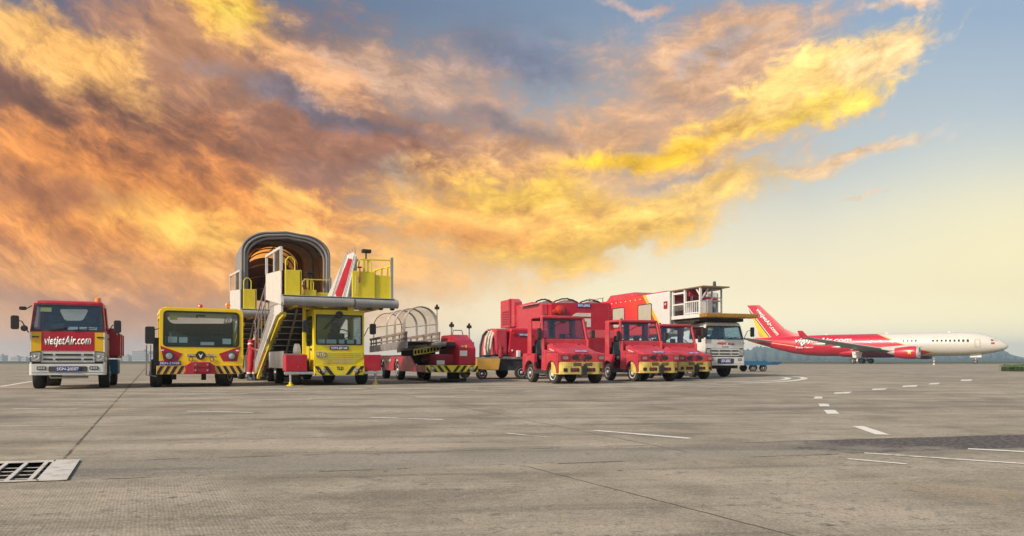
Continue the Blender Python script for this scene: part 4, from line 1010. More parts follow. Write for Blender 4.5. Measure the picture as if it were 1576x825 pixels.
def stair_canopy(P):
    """big fabric tunnel standing on the deck and running down over the flight"""
    xl, xr = -1.56, 1.60; zb = 2.5; zt = 5.42
    def section(y, dz, ins=0.0):
        t = max(0.0, y / 2.66); return [Vector((px, y, pz + dz)) for px, pz in arch_pts(xl + ins + .14 * t, xr - ins - .38 * t, zb, zt - ins - .02 * t, 1.0)]
    def shell(secs, name, m, parent, t=.05):
        n = len(secs[0]); b = MB()
        out = [q for s in secs for q in s]; cx_ = (xl + xr) / 2
        inn = []
        for s in secs:
            c = Vector((cx_, s[0].y, s[0].z + 1.2))
            for q in s: inn.append(q + (Vector((c.x, q.y, c.z)) - q).normalized() * t)
        N = len(out); fs = []
        for i in range(len(secs) - 1):
            for k in range(n - 1):
                a = i * n + k; fs.append((a, a + 1, a + 1 + n, a + n)); fs.append((N + a, N + a + n, N + a + 1 + n, N + a + 1))
        for i in (0, len(secs) - 1):
            for k in range(n - 1): a = i * n + k; fs.append((a, N + a, N + a + 1, a + 1))
        for k in (0, n - 1):
            for i in range(len(secs) - 1): a = i * n + k; fs.append((a, a + n, N + a + n, N + a))
        b.add(out + inn, fs); return b.build(name, m, parent, smooth=True)
    tr = bpy.data.materials.new('translucent_tarpaulin'); tr.use_nodes = True; nt = tr.node_tree; bs = nt.nodes['Principled BSDF']
    bs.inputs['Base Color'].default_value = (.66, .36, .12, 1); bs.inputs['Roughness'].default_value = .7
    mx = nt.nodes.new('ShaderNodeMixShader'); tl = nt.nodes.new('ShaderNodeBsdfTranslucent'); tl.inputs[0].default_value = (.95, .60, .26, 1); mx.inputs[0].default_value = .85
    nt.links.new(bs.outputs[0], mx.inputs[1]); nt.links.new(tl.outputs[0], mx.inputs[2]); nt.links.new(mx.outputs[0], nt.nodes['Material Output'].inputs[0])
    rnd = random.Random(4)
    secs = []
    for i in range(8):
        y = i * .38; s = section(y, rnd.uniform(-.02, .02))
        secs.append([q + Vector((rnd.uniform(-.012, .012), 0, rnd.uniform(-.012, .012))) for q in s])
    secs.append([Vector((px, 2.70, pz)) for px, pz in arch_pts(-1.0, 1.08, zb, 5.36, .95)])
    c = shell(secs, 'canopy', M_CANVAS, P)
    b = MB()   # amber window in the right wall
    b.add([(xr - .10 - .38 * t / 2.66, t, zz) for t, zz in ((.25, 2.7), (1.15, 2.7), (1.15, 4.75), (.25, 4.75))], [(0, 1, 2, 3)]); b.build('canopy_window', tr, c)
    # padded front frame
    for k, (ins, yy, rr) in enumerate(((.02, -.04, .045), (.10, -.03, .05), (.20, -.01, .045))):
        b = MB(); b.tube(section(yy, 0, ins), rr, 8); b.build('front_pad', M_CANVAS if k != 1 else M_GREY, c, smooth=True)
    for yy in (.7, 1.4):
        b = MB(); b.tube(section(yy, 0, .09), .025, 6); b.build('hoop', M_DKGREY, c, smooth=True)
    # rear part: amber roof then dark sloping tunnel
    def sec2(y, dz, w=.18): return [Vector((px, y, pz + dz)) for px, pz in arch_pts(-1.14 + w, 1.26 - w, zb, 5.40 - w * .3, 1.0)]
    r1 = shell([sec2(2.60, 0, .05), sec2(2.64, 0), sec2(3.2, -.02), sec2(4.2, -.22)], 'amber_roof', tr, c, .03)
    r2 = shell([sec2(4.0, -.30, .2), sec2(4.3, -.60), sec2(5.0, -1.0), sec2(5.8, -1.45), sec2(6.6, -1.9)], 'sloping_canopy', M_CANVASD, c, .03)
    for yy, dz in ((2.66, 0), (3.0, -.04), (3.4, -.14), (4.2, -.55), (5.0, -1.0), (5.8, -1.45), (6.6, -1.9)):
        b = MB(); b.tube(sec2(yy, dz, .24), .028, 6); b.build('hoop', M_DKGREY if yy < 4 else M_STEEL, c, smooth=True)
    b = MB(); b.plate([(xl + .3, .5), (xr - .3, .5), (xr - .3, 2.4), (xl + .3, 2.4)], FY(6.62), (0, .03, 0)); b.build('end_curtain', M_CANVASD, c)
    b = MB()
    for xx in (-.9, 0, .9): b.tube([(xx, 2.2, zt - .16), (xx, 3.4, zt - .30), (xx, 6.6, zt - 2.06)], .02, 6); b.build('roof_purlin', M_DKGREY, c); b = MB()

v1 = Veh('passenger_stairs', 519, 594, 27, 'yellow and red boarding stairs truck with a black chevron bumper and an uncovered deck', 'boarding stairs')
passenger_stairs(v1)
v2 = Veh('passenger_stairs', 440, 586.2, 28, 'boarding stairs truck under a tall grey fabric canopy, behind the uncovered one', 'boarding stairs')
passenger_stairs(v2, False, number='SGN-20151'); stair_canopy(v2.o)

# ------------------------------------------------------------------ belt loader with clear canopy
def belt_loader():
    v = Veh('belt_loader', 695, 589.5, 22, 'red belt loader with a clear hooped canopy and a striped front bumper', 'belt loader')
    P = v.o; F, S = v.F, v.S
    xl = F(655, 570)[0]; xr = F(735, 570)[0]; zt = F(655, 563)[1]; zb = F(655, 574)[1]
    pr = [S(579, 547, xl), S(632, 551, xl), S(638.5, 561.5, xl)]
    L = 7.6; zbk = .95; yw = S(610, 576, xl)[0]; yr_ = 6.6
    b = MB(); b.plate(arch_profile(0, L, .34, [(0, zt), (pr[2][0], zt), (pr[1][0], zbk - .06), (L, zbk)], [(yw, .47), (yr_, .45)]), SX(xl), (.05, 0, 0)); sd = b.build('side_body', M_RED, P, bevel=.01)
    text('lettering', 'vietjetAir.com', M_LETTER, sd, lambda u, w: (xl - .004, -u, w), 1.3, .18, (-.004, 0, 0), shear=.2, center=(-(yw + 1.6), .72))
    b = MB(); b.plate(arch_profile(0, L, .34, [(0, zt), (1.4, zt), (2.0, zbk - .06), (L, zbk)], [(yw, .47), (yr_, .45)]), SX(xr - .05), (.05, 0, 0)); b.build('side_body', M_RED, P, bevel=.01)
    b = MB(); b.box(xl + .05, xr - .05, .06, L, zt - .12, zt - .02); b.box(xl + .2, xr - .2, .3, L, .36, .48); b.box(xl + .06, xr - .06, 4.2, L, zbk - .1, zbk - .02); b.build('chassis_deck', M_UNDER, P)
    # striped bumper
    b = MB(); b.box(xl, xr, -.06, .05, zb, zt); bp = b.build('striped_bumper', M_YELG, P, bevel=.008)
    xm = F(695, 570)[0]; b = MB()
    for s in (-1, 1):
        for k in range(4):
            xa = .02 + k * .23; pts = [(xm + s * xa, zb + .01), (xm + s * (xa + .11), zb + .01), (xm + s * (xa + .11 + .17), zt - .01), (xm + s * (xa + .17), zt - .01)]
            pts = clip(pts if s > 0 else pts[::-1], xl + .01, xr - .01, zb, zt)
            if len(pts) > 2: b.plate(pts, FY(-.062), (0, -.004, 0))
    b.build('black_chevrons', M_BLK, bp)
    for px in (664.5, 724.5): headlight(bp, F(px, 568)[0], -.066, F(px, 568)[1], .07, bezel=M_RIM)
    # driver's red console block at the right
    xa = F(704, 550, .3)[0]; xb = xr - .02
    b = MB(); b.plate([(.12, zt), (.12, 1.15), (.5, 1.42), (1.0, 1.62), (2.2, 1.62), (2.5, 1.1), (2.5, zt)], SX(xa), (xb - xa, 0, 0)); cn = b.build('driver_console', M_RED, P, bevel=.03)
    b = MB(); b.box(F(708, 1, .1)[0], F(719, 1, .1)[0], .10, .115, .88, 1.06); b.build('white_sign', M_PAPER, cn)
    text('lettering', 'vj', M_LETYEL, cn, FY(.105), .22, .1, (0, -.004, 0), center=(F(714, 1, .1)[0], 1.2))
    b = MB(); b.tube([(xa + .1, 1.2, 1.6), (xa + .15, 1.2, 1.78), (xa + .45, 1.2, 1.78), (xa + .5, 1.2, 1.6)], .018, 8); b.build('hoop_rail', M_STEEL, cn, smooth=True)
    b = MB(); b.box(F(687, 1, .5)[0] - .3, xa, .6, 2.6, zt, .95); b.build('engine_cover', M_DKRED, P, bevel=.03)
    b = MB(); b.box(F(671, 1, .4)[0], F(683, 1, .4)[0], .3, .33, zt + .02, zt + .16); b.build('white_plate', M_PAPER, P)
    # posts with lamps
    for (px, pt, pb, yy, rr) in ((672.5, 477, 525, 1.7, .022), (695, 504, 522, 1.1, .03), (722, 506, 525, .8, .03)):
        x_, zt_ = F(px, pt, yy); zb_ = F(px, pb, yy)[1]
        b = MB(); b.cyl((x_, yy, zb_ - .25), (x_, yy, zt_), rr, 8); ps = b.build('lamp_post', M_STEEL, P)
        b = MB(); b.box(x_ - .075, x_ + .075, yy - .06, yy + .06, zt_, zt_ + .10); b.box(x_ - .035, x_ + .035, yy - .03, yy + .03, zt_ + .10, zt_ + .17); b.build('lamp', M_BLK, ps, bevel=.01)
    # conveyor: centre line
    x0, _ = F(621, 530, 1.8); x1, _ = F(671, 530, 1.8)
    zc = lambda y: 1.50 - (y - 1.8) * .02
    b = MB()
    for xx in (x0, x1):
        b.bar((xx, 1.3, 1.28), (xx, 7.6, 1.20), .07, .26)
    fr = b.build('conveyor_frame', M_STEEL, P)
    b = MB(); b.bar(((x0 + x1) / 2, 1.3, 1.36), ((x0 + x1) / 2, 7.6, 1.26), x1 - x0 - .1, .05); b.build('conveyor_belt', M_BLK, fr)
    b = MB()
    for xx in (x0, x1):
        b.bar((xx, 1.35, 1.68), (xx, 7.6, 1.60), .06, .09); b.bar((xx, 1.35, 1.50), (xx, 7.6, 1.42), .05, .05)
        for k in range(7): b.bar((xx, 1.4 + k, 1.25), (xx, 1.4 + k, 1.68 - k * .02), .05)
    b.build('handrail', mat('weathered_steel', (.30, .25, .22), .6, .3, dirt=.4, dirt_rgb=(.16, .08, .05)), fr)
    # front section, lower and swung to the right
    xa2 = x0 + .35; xb2 = F(728, 531, .55)[0]
    b = MB(); b.plate([(xa2, 2.4), (x1 + .1, 2.4), (xb2, .62), (F(688, 531, .55)[0], .62)], TZ(1.24), (0, 0, .10)); fs = b.build('front_section', M_STEEL, P, bevel=.01)
    b = MB(); b.plate([(xa2 + .08, 2.3), (x1 + .02, 2.3), (xb2 - .08, .65), (F(688, 531, .55)[0] + .08, .65)], TZ(1.345), (0, 0, .02)); b.build('belt', mat('grey_belt', (.33, .33, .31), .8, dirt=.35), fs)
    b = MB(); b.cyl((F(688, 531, .55)[0], .58, 1.26), (xb2 + .02, .58, 1.26), .10, 16); b.build('end_roller', M_BLK, fs, smooth=True)
    b = MB(); b.bar((x0 + .2, 2.0, 1.2), (x0 + 1.6, .9, 1.28), .05, .1); b.build('side_rail', M_ALU, fs)
    # yellow lattice and hydraulic arms
    p, q = F(637, 543, 1.5), F(676, 537, 1.5); b = MB()
    b.bar((p[0], 1.5, p[1] + .09), (q[0], 1.5, q[1] + .09), .04); b.bar((p[0], 1.5, p[1] - .09), (q[0], 1.5, q[1] - .09), .04)
    for k in range(9):
        t = k / 8; b.bar((p[0] + (q[0] - p[0]) * t, 1.5, p[1] + (q[1] - p[1]) * t - .09), (p[0] + (q[0] - p[0]) * t, 1.5, p[1] + (q[1] - p[1]) * t + .09), .03)
    b.build('cable_chain', M_YELG, P)
    b = MB(); b.bar((xl + .25, 2.6, .95), (x1 + .3, 1.6, 1.2), .10); b.bar((xl + .3, 1.6, .72), (x1 + .5, 1.3, 1.05), .07); b.bar((xl + .9, 3.2, .6), (xl + .9, 2.2, 1.25), .14); b.box(xl + .2, xa - .1, 2.6, 4.2, .6, 1.1); b.build('lift_arm', M_UNDER, P)
    # hoops and clear cover
    n = 14; rad = (x1 - x0) / 2; xc = (x0 + x1) / 2; ztp = F(645, 473, 1.8)[1]
    def hoop(y, n=14, rr=rad): 
        zz = ztp + .015 * (y - 1.8); zsp = zz - rr
        return [Vector((xc - rr, y, 1.3))] + [Vector((xc + rr * math.cos(math.pi - math.pi * k / n), y, zsp + rr * math.sin(math.pi * k / n))) for k in range(n + 1)] + [Vector((xc + rr, y, 1.3))]
    b = MB(); b.tube(hoop(1.62), .022, 6); cv = b.build('canopy_hoop', M_STEEL, P, smooth=True)
    for y in (1.80, 3.05, 3.2, 4.4, 4.55, 6.9):
        b = MB(); b.tube(hoop(y), .02, 6); b.build('canopy_hoop', M_STEEL, P, smooth=True)
    for s in (-1, 1):
        b = MB(); b.tube([(xc + s * rad, 1.6, 2.0), (xc + s * rad, 6.9, 2.08)], .02, 6); b.build('canopy_rail', M_STEEL, P)
    pm = glass_mat('clear_plastic_film', (.97, .95, .93), .0)
    secs = [hoop(y, rr=rad + .012) for y in (1.6, 2.9, 4.2, 5.5, 6.9)]; k_ = len(secs[0]); b = MB()
    b.add([q for s in secs for q in s], [(i * k_ + k, i * k_ + k + 1, (i + 1) * k_ + k + 1, (i + 1) * k_ + k) for i in range(4) for k in range(k_ - 1)])
    b.build('canopy_film', pm, P, smooth=True)
    # wheels
    wheel(P, xl + .16, yw, .36, .24, M_RIM, -1); wheel(P, F(699, 580, .9)[0], 1.0, .30, .42, M_RIM, 1, turn=-15)
    wheel(P, xl + .16, yr_, .36, .24, M_RIM, -1); wheel(P, xr - .16, yr_, .36, .24, M_RIM, 1); wheel(P, F(656, 576, 3.8)[0], 3.8, .32, .24, M_RIM, -1)
    b = MB(); xw = F(699, 586, .7)[0]; b.box(xw - .38, xw + .38, .5, 1.1, .02, .12); b.build('wheel_chock', M_BLK, P, bevel=.02)
belt_loader()

# ------------------------------------------------------------------ small red tow tractors
def small_tractor():
    v = Veh('baggage_tractor', 893, 591.5, 22, 'faded red open cab tow tractor nearest the belt loader', 'tow tractor', 'faded red tow tractors in a row')
    P = v.o; W = .84; XL, XR = -.80, .86
    z0, z1, z2 = .30, .68, .96            # bumper bottom, bumper top, grille top
    hood0, hoodz, yw = .98, 1.26, 1.15
    zc, zt, zr = 1.42, 2.11, 2.20
    # yellow bumper
    b = MB(); b.plate(rpoly([(XL, .45), (XL + .05, -.02), (XL + .22, -.12), (XR - .22, -.12), (XR - .05, -.02), (XR, .45), (XR - .1, .45), (XL + .1, .45)], [.02, .1, .1, .1, .1, .02, .02, .02], 4), TZ(z0), (0, 0, z1 - z0)); bp = b.build('bumper', M_YELW, P, bevel=.03)
    for k in range(3):
        zz = .56 + k * .038
        for a, c in ((-.30, -.02), (.10, .36)):
            s = MB(); s.box(a, c, -.126, -.118, zz, zz + .022); s.build('grille_slot', M_BLK, bp)
    for a, c in ((-.64, -.50), (-.40, -.10), (.16, .46), (.62, .72)):
        s = MB(); s.box(a, c, -.130, -.118, .38, .49); r_ = s.build('bumper_recess', M_BLK, bp, bevel=.008)
        if c - a > .2:
            s = MB(); s.box(a + .05, a + .12, -.136, -.128, .41, .46); s.box(c - .14, c - .07, -.136, -.128, .41, .46); s.build('recess_lamp', M_DKRED, r_)
    b = MB(); b.box(-.03, .14, -.20, -.115, .28, .56); b.cyl((.055, -.17, .22), (.055, -.17, .62), .03, 10); b.build('tow_hitch', M_UNDER, bp, bevel=.01)
    # grille face with the ray ornament
    b = MB(); b.plate(rpoly([(XL, z1), (XR, z1), (XR, z2), (XL, z2)], .02, 3), FY(-.03), (0, .10, 0)); gf = b.build('grille_face', M_REDF, P, bevel=.03)
    b = MB(); cxn, czn = .05, .82
    for k in range(18):
        a = 2 * math.pi * (k + .5) / 18; ex = .36 * math.cos(a); ez = .13 * math.sin(a); l = 1.0
        if abs(math.cos(a)) < .25: continue
        p0 = Vector((cxn + ex * .32, -.034, czn + ez * .35)); p1 = Vector((cxn + ex, -.034, czn + ez)); nn = Vector((-(p1 - p0).z, 0, (p1 - p0).x)).normalized()
        b.add([p0 - nn * .006, p1 - nn * .022, p1 + nn * .022, p0 + nn * .006], [(0, 1, 2, 3)])
    b.build('ray_ornament', M_BLK, gf)
    b = MB(); b.plate([(cxn - .07, czn + .10), (cxn, czn + .05), (cxn + .07, czn + .10), (cxn + .04, czn - .06), (cxn, czn - .10), (cxn - .04, czn - .06)], FY(-.033), (0, -.02, 0)); b.build('ornament_boss', M_DKRED, gf)
    for x_ in (-.53, .72):
        b = MB(); b.ring(rrect(x_ - .17 if x_ < 0 else x_ - .13, x_ + .17 if x_ < 0 else x_ + .12, .735, .90, .02), rrect(x_ - .10, x_ + .09, .765, .875, .02), FY(-.032), (0, -.02, 0)); hl = b.build('headlight', M_DKRED, gf)
        b = MB(); b.box(x_ - .10, x_ + .09, -.045, -.03, .765, .875); b.build('lens', mat('dull_lens', (.30, .22, .22), .25, coat=.5), hl)
    # hood
    secs = []
    for (y, zt_, wd) in ((-.01, z2 - .02, .58), (.08, hood0 + .045, .60), (.5, 1.12, .63), (yw, hoodz + .03, .68)):
        secs.append([Vector((px + .03, y, pz)) for px, pz in rpoly([(-wd, z2 - .08), (wd, z2 - .08), (wd, zt_ - .03), (wd - .12, zt_), (-wd + .12, zt_), (-wd, zt_ - .03)], .02, 3)])
    b = MB(); b.loft(secs); hd = b.build('hood', M_REDF, P, bevel=.035, seg=3)
    b = MB(); b.box(-.19, .28, -.012, .0, 0, .085, None); bl = b.build('number_plate', M_BLUE, hd)
    bl.matrix_local = Matrix.Translation((0.02, .03, .985)) @ Matrix.Rotation(R(-52), 4, 'X')
    t_ = text('plate_number', 'SGN-21021', M_LETTER, bl, FY(-.014), .42, .055, (0, -.003, 0), center=(.045, .043))
    b = MB(); b.plate(rpoly([(-.42, .25), (.48, .25), (.50, 1.0), (-.44, 1.0)], .05, 4), lambda u, w: (u, w, (hood0 + .045) + (w - .08) * (.0 if w < .08 else 0.215) - .03 + .012), (0, 0, .028)); b.build('hood_panel', M_REDF, hd, bevel=.012)
    for k in range(4):
        b = MB(); b.box(-.665, -.655, .45 + k * .06, .48 + k * .06, .98, 1.04); b.build('side_vent', M_BLK, hd)
    for x_ in (-.45, .45):
        b = MB(); b.box(x_ - .05, x_ + .05, .95, 1.03, 1.24, 1.275); b.build('hood_latch', M_DKRED, hd, bevel=.01)
    b = MB(); b.plate([(.35, 1.02), (1.0, 1.16), (1.0, 1.08), (.35, .96)], SX(-.655), (-.006, 0, 0)); sb = b.build('side_badge', M_REDF, hd)
    text('badge_letters', 'VEAM', M_LETTER, sb, lambda u, w: (-.664, .68 - u, 1.06 - u * -.18 * -1 + w), .36, .05, (-.003, 0, 0), shear=.2)
    # fenders and tub sides
    for s, xx in ((-1, XL), (1, XR - .05)):
        b = MB(); b.plate(arch_profile(-.0, 1.02, .34, [(.0, z2 - .06), (.10, z2), (1.02, 1.08)], [(.40, .36)]), SX(xx if s < 0 else xx - .06), (.11, 0, 0)); fe = b.build('front_fender', M_REDF, P, bevel=.03)
        b = MB(); o_ = arch_profile(-.0, 1.02, .34, [], [(.40, .372)]); b.tube([(xx + (-.004 if s < 0 else .054), p[0], p[1]) for p in o_[1:-1]], .014, 6); b.build('arch_lip', M_UNDER, fe)
        b = MB(); b.box(xx - .006 if s < 0 else xx + .05, xx if s < 0 else xx + .056, .80, .812, .5, 1.04); b.box(xx - .006 if s < 0 else xx + .05, xx if s < 0 else xx + .056, .05, .8, .975, .985); b.build('panel_gap', M_UNDER, fe)
        b = MB(); b.plate(arch_profile(1.75, 2.75, .34, [(1.75, .96), (2.68, .96), (2.75, .88)], [(2.15, .38)]), SX(xx if s < 0 else xx - .06), (.11, 0, 0)); rf_ = b.build('rear_fender', M_REDF, P, bevel=.03)
        b = MB(); o_ = arch_profile(1.75, 2.75, .34, [], [(2.15, .392)]); b.tube([(xx + (-.004 if s < 0 else .054), p[0], p[1]) for p in o_[1:-1]], .014, 6); b.build('arch_lip', M_UNDER, rf_)
        b = MB(); b.plate([(.72, .30), (.72, .42), (1.8, .42), (1.8, .30)], SX(xx - .01 if s < 0 else xx), (.06, 0, 0)); b.build('sill', M_UNDER, P)
        b = MB(); b.plate([(1.02, .42), (1.02, zc), (yw + .02, zc), (1.16, .9), (1.2, .42)], SX(xx), (.05, 0, 0)); b.build('scuttle_side', M_REDF, P, bevel=.01)
        # cab pillars
        b = MB(); b.bar((xx + .025, yw - .02, zc - .05), (xx + .025 - s * .05, 1.33, zt + .02), .075); b.build('front_pillar', M_REDF, P, bevel=.01)
        b = MB(); b.plate([(2.02, .9), (2.02, zt + .02), (2.30, zt + .02), (2.34, .9)], SX(xx + (0 if s < 0 else .0)), (.05, 0, 0)); b.build('rear_pillar', M_REDF, P, bevel=.01)
        b = MB(); b.box(xx - .01, xx + .06, 1.6, 1.75, .55, .68); b.build('grab_handle', M_BLK, P)
    b = MB(); b.plate([(XL + .05, .10), (XR - .05, .10), (XR - .05, 1.02), (XL + .05, 1.02)], TZ(.94), (0, 0, .02)); b.build('fender_top', M_REDF, P)
    b = MB(); b.plate([(XL, hoodz - .18), (XR, hoodz - .18), (XR, zc), (XL, zc)], FY(yw - .02), (0, .05, 0)); b.build('scuttle', M_REDF, P, bevel=.01)
    # windscreen frame
    yf = lambda z: yw + (z - zc) * .26
    o_ = rpoly([(XL, zc - .02), (XR, zc - .02), (XR - .07, zt + .03), (XL + .07, zt + .03)], .03, 5); i_ = rpoly([(XL + .07, zc + .02), (XR - .07, zc + .02), (XR - .13, zt - .03), (XL + .13, zt - .03)], .03, 5)
    b = MB(); b.ring(o_, i_, lambda u, w: (u, yf(w), w), (0, .05, 0)); wf = b.build('windscreen_frame', M_REDF, P, bevel=.01)
    b = MB(); b.ring(i_, rpoly([(XL + .085, zc + .035), (XR - .085, zc + .035), (XR - .145, zt - .045), (XL + .145, zt - .045)], .03, 5), lambda u, w: (u, yf(w) - .004, w), (0, .02, 0)); b.build('gasket', M_BLK, wf)
    b = MB(); b.plate(i_, lambda u, w: (u, yf(w) + .02, w), (0, .006, 0)); b.build('windscreen', GLASS, wf)
    b = MB(); b.bar((.02, yf(2.0) - .02, 2.02), (-.50, yf(1.72) - .02, 1.74), .02); b.build('wiper', M_BLK, wf)
    b = MB(); b.box(-.04, .12, yf(2.0) - .03, yf(2.0), 1.96, 2.05); b.build('wiper_motor', M_BLK, wf)
    secs = []
    for (ins, q) in ((0, zt + .015), (.0, zr - .02), (.06, zr)):
        secs.append([Vector((p[0], p[1], q)) for p in rpoly([(XL + .05 + ins, 1.28 + ins), (XR - .05 - ins, 1.28 + ins), (XR - .02 - ins, 2.42 - ins), (XL + .02 + ins, 2.42 - ins)], .08, 4)])
    b = MB(); b.loft(secs); b.build('roof', M_REDF, P, smooth=True)
    # rear wall: two openings around a middle post
    for a, c in ((XL + .05, .02), (.16, XR - .05)):
        b = MB(); b.ring(rrect(a, c, .95, zt + .01, .01), rrect(a + .05, c - .05, 1.22, zt - .05, .05), FY(2.28), (0, .04, 0)); b.build('rear_wall', M_REDF, P)
    b = MB(); b.box(.02, .16, 2.26, 2.33, .9, zt + .01); b.build('rear_post', M_CABIN, P)
    b = MB(); b.box(XL + .05, XR - .05, 2.33, 2.75, .88, .96); b.box(XL + .05, XR - .05, 2.70, 2.75, .4, .9); b.build('rear_deck', M_REDF, P, bevel=.01)
    b = MB(); b.box(XL + .05, XR - .05, 1.0, 2.35, .40, .46); b.box(XL + .15, XR - .15, .2, 2.6, .32, .42); b.build('floor_pan', M_UNDER, P)
    b = MB(); b.box(XL + .08, XR - .08, yw + .04, yw + .28, 1.10, zc + .02); b.build('dashboard', M_DKGREY, P, bevel=.02)
    seat(P, -.38, 1.62, .90, .46); seat(P, .44, 1.62, .90, .46); steering(P, .44, 1.42, 1.50, .19, 35)
    mirror(P, (XL + .02, 1.3, 1.95), (XL - .10, 1.12, 1.60), .13, .34); mirror(P, (XR - .05, 1.2, 1.55), (XR + .16, 1.08, 1.60), .13, .27)
    b = MB(); b.lathe((XL + .35, 1.7, zr + .005), (0, 0, 1), [(0, .05), (.05, .045), (.06, 0)], 12); b.build('roof_lamp', M_BLK, P, smooth=True)
    for s, xx in ((-1, XL + .13), (1, XR - .13)):
        wheel(P, xx, .40, .29, .20, M_RIMW, s, turn=6); wheel(P, xx, 2.15, .31, .22, M_RIM, s)
    return v
def copy_tree(o, parent=None):
    c = o.copy(); col.objects.link(c)
    if parent is not None: c.parent = parent; c.matrix_parent_inverse = o.matrix_parent_inverse.copy()
    for ch in list(o.children): copy_tree(ch, c)
    return c
T = small_tractor()
for (px, py, lab, yaw) in ((1012, 588.2, 'faded red open cab tow tractor in the middle of the three', 21), (1067, 584.6, 'faded red open cab tow tractor tucked beside the white truck', 20)):
    c = copy_tree(T.o); Y = F_PX * CAM_H / (py - CY); c.location = ((px - CX) * Y / F_PX, Y, 0); c.rotation_euler = (0, 0, R(yaw)); c['label'] = lab

# ------------------------------------------------------------------ air start trailer
def start_trailer():
    v = Veh('ground_power_trailer', 785, 584.5, 20, 'red equipment trailer on an ochre frame with hoses at its left end', 'equipment trailer')
    P = v.o
    b = MB(); b.plate(rpoly([(-1.32, .42), (-1.15, .38), (-.48, .36), (-.40, .80), (-1.32, .80)], .05, 4), FY(-.02), (0, .06, 0)); b.build('ochre_panel', M_ORY, P, bevel=.01)
    b = MB(); b.plate([(-.02, .36), (-.02, .80), (2.6, .80), (2.6, .36)], SX(-1.34), (.05, 0, 0)); b.build('ochre_panel', M_ORY, P, bevel=.01)
    b = MB(); b.box(-1.32, 2.2, .06, 2.6, .78, .86); b.build('trailer_deck', M_STEEL, P, bevel=.01)
    b = MB(); b.box(-.42, 2.2, .10, 2.5, .34, .78); b.box(-1.2, -.4, .3, 2.4, .45, .6); b.build('underframe', M_UNDER, P)
    for x_ in (-1.12, .50, 1.9):
        for y_ in (.12, 2.4): wheel(P, x_, y_, .22 if x_ < 0 else .26, .14, M_RIM, -1, turn=90 if y_ < 1 else -90)
    # housing: red front, sloping left side
    prof = [(.0, .88), (.0, 1.86), (.12, 1.96), (1.9, 1.96), (1.9, .88)]
    secs = []
    for (y, xl_, zt) in ((.12, .0, 1.94), (.18, -.02, 2.0), (2.0, -.04, 2.02)):
        secs.append([Vector((px, y, pz)) for px, pz in rpoly([(xl_ - .02, .88), (1.9, .88), (1.9, zt), (xl_ + .1, zt)], [.02, .02, .02, .06], 4)])
    b = MB(); b.loft(secs); hs = b.build('housing', M_RED, P, bevel=.01)
    b = MB(); b.plate([(.15, .88), (.15, 1.97), (.9, 2.0), (1.6, 1.9), (2.1, 1.5), (2.1, .88)], SX(-.045), (-.50, 0, 0)); sh = b.build('side_housing', M_REDF, P, bevel=.06)
    b = MB(); b.plate([(.1, .88), (.3, 1.5), (.95, 1.98), (1.05, 1.98), (.45, 1.45), (.22, .88)], SX(-.56), (-.03, 0, 0)); b.build('red_strap', M_DKRED, sh)
    plate_sign(hs, .40, .95, 1.68, 1.80, .10, 'SGN-20715')
    headlight(hs, .20, .11, 1.78, .07, lens=M_REDLENS, bezel=M_RED, name='marker_lamp'); headlight(hs, .12, .11, 1.12, .06, lens=M_LETTER, bezel=M_RED, name='marker_lamp')
    b = MB(); b.cyl((-.38, -.0, .86), (-.38, -.0, 1.15), .10, 12); b.cyl((-.38, 0, 1.15), (-.38, 0, 1.30), .06, 12); b.bar((-.5, 0, 1.2), (-.26, 0, 1.2), .05); b.build('red_valve', M_DKRED, P, bevel=.01)
    b = MB(); b.box(.28, .42, -.06, .10, .86, 1.12); b.build('hose_box', M_WHITE, P, bevel=.02)
    # hoses
    b = MB(); b.tube([(-1.15, .2, .84), (-1.12, .25, 1.3), (-.98, .35, 1.7), (-.80, .5, 1.86), (-.66, .6, 1.8)], .05, 8); b.build('black_hose', M_BLK, P, smooth=True)
    hm = mat('pale_hose', (.62, .55, .46), .7, dirt=.2)
    for k in range(3):
        o_ = k * .11; b = MB(); b.tube([(-.95 + o_, .15 + o_, .84), (-.97 + o_, .2, 1.2), (-.88 + o_, .3, 1.6), (-.70 + o_, .5, 1.84 + .02 * k), (-.52 + o_, .8, 1.80)], .055, 8); b.build('pale_hose', hm, P, smooth=True)
    b = MB(); b.tube([(-1.2, .1, .9), (-.7, .05, .92), (-.55, .1, .96), (-.1, .02, .90)], .035, 8); b.build('coiled_hose', M_BLK, P, smooth=True)
start_trailer()

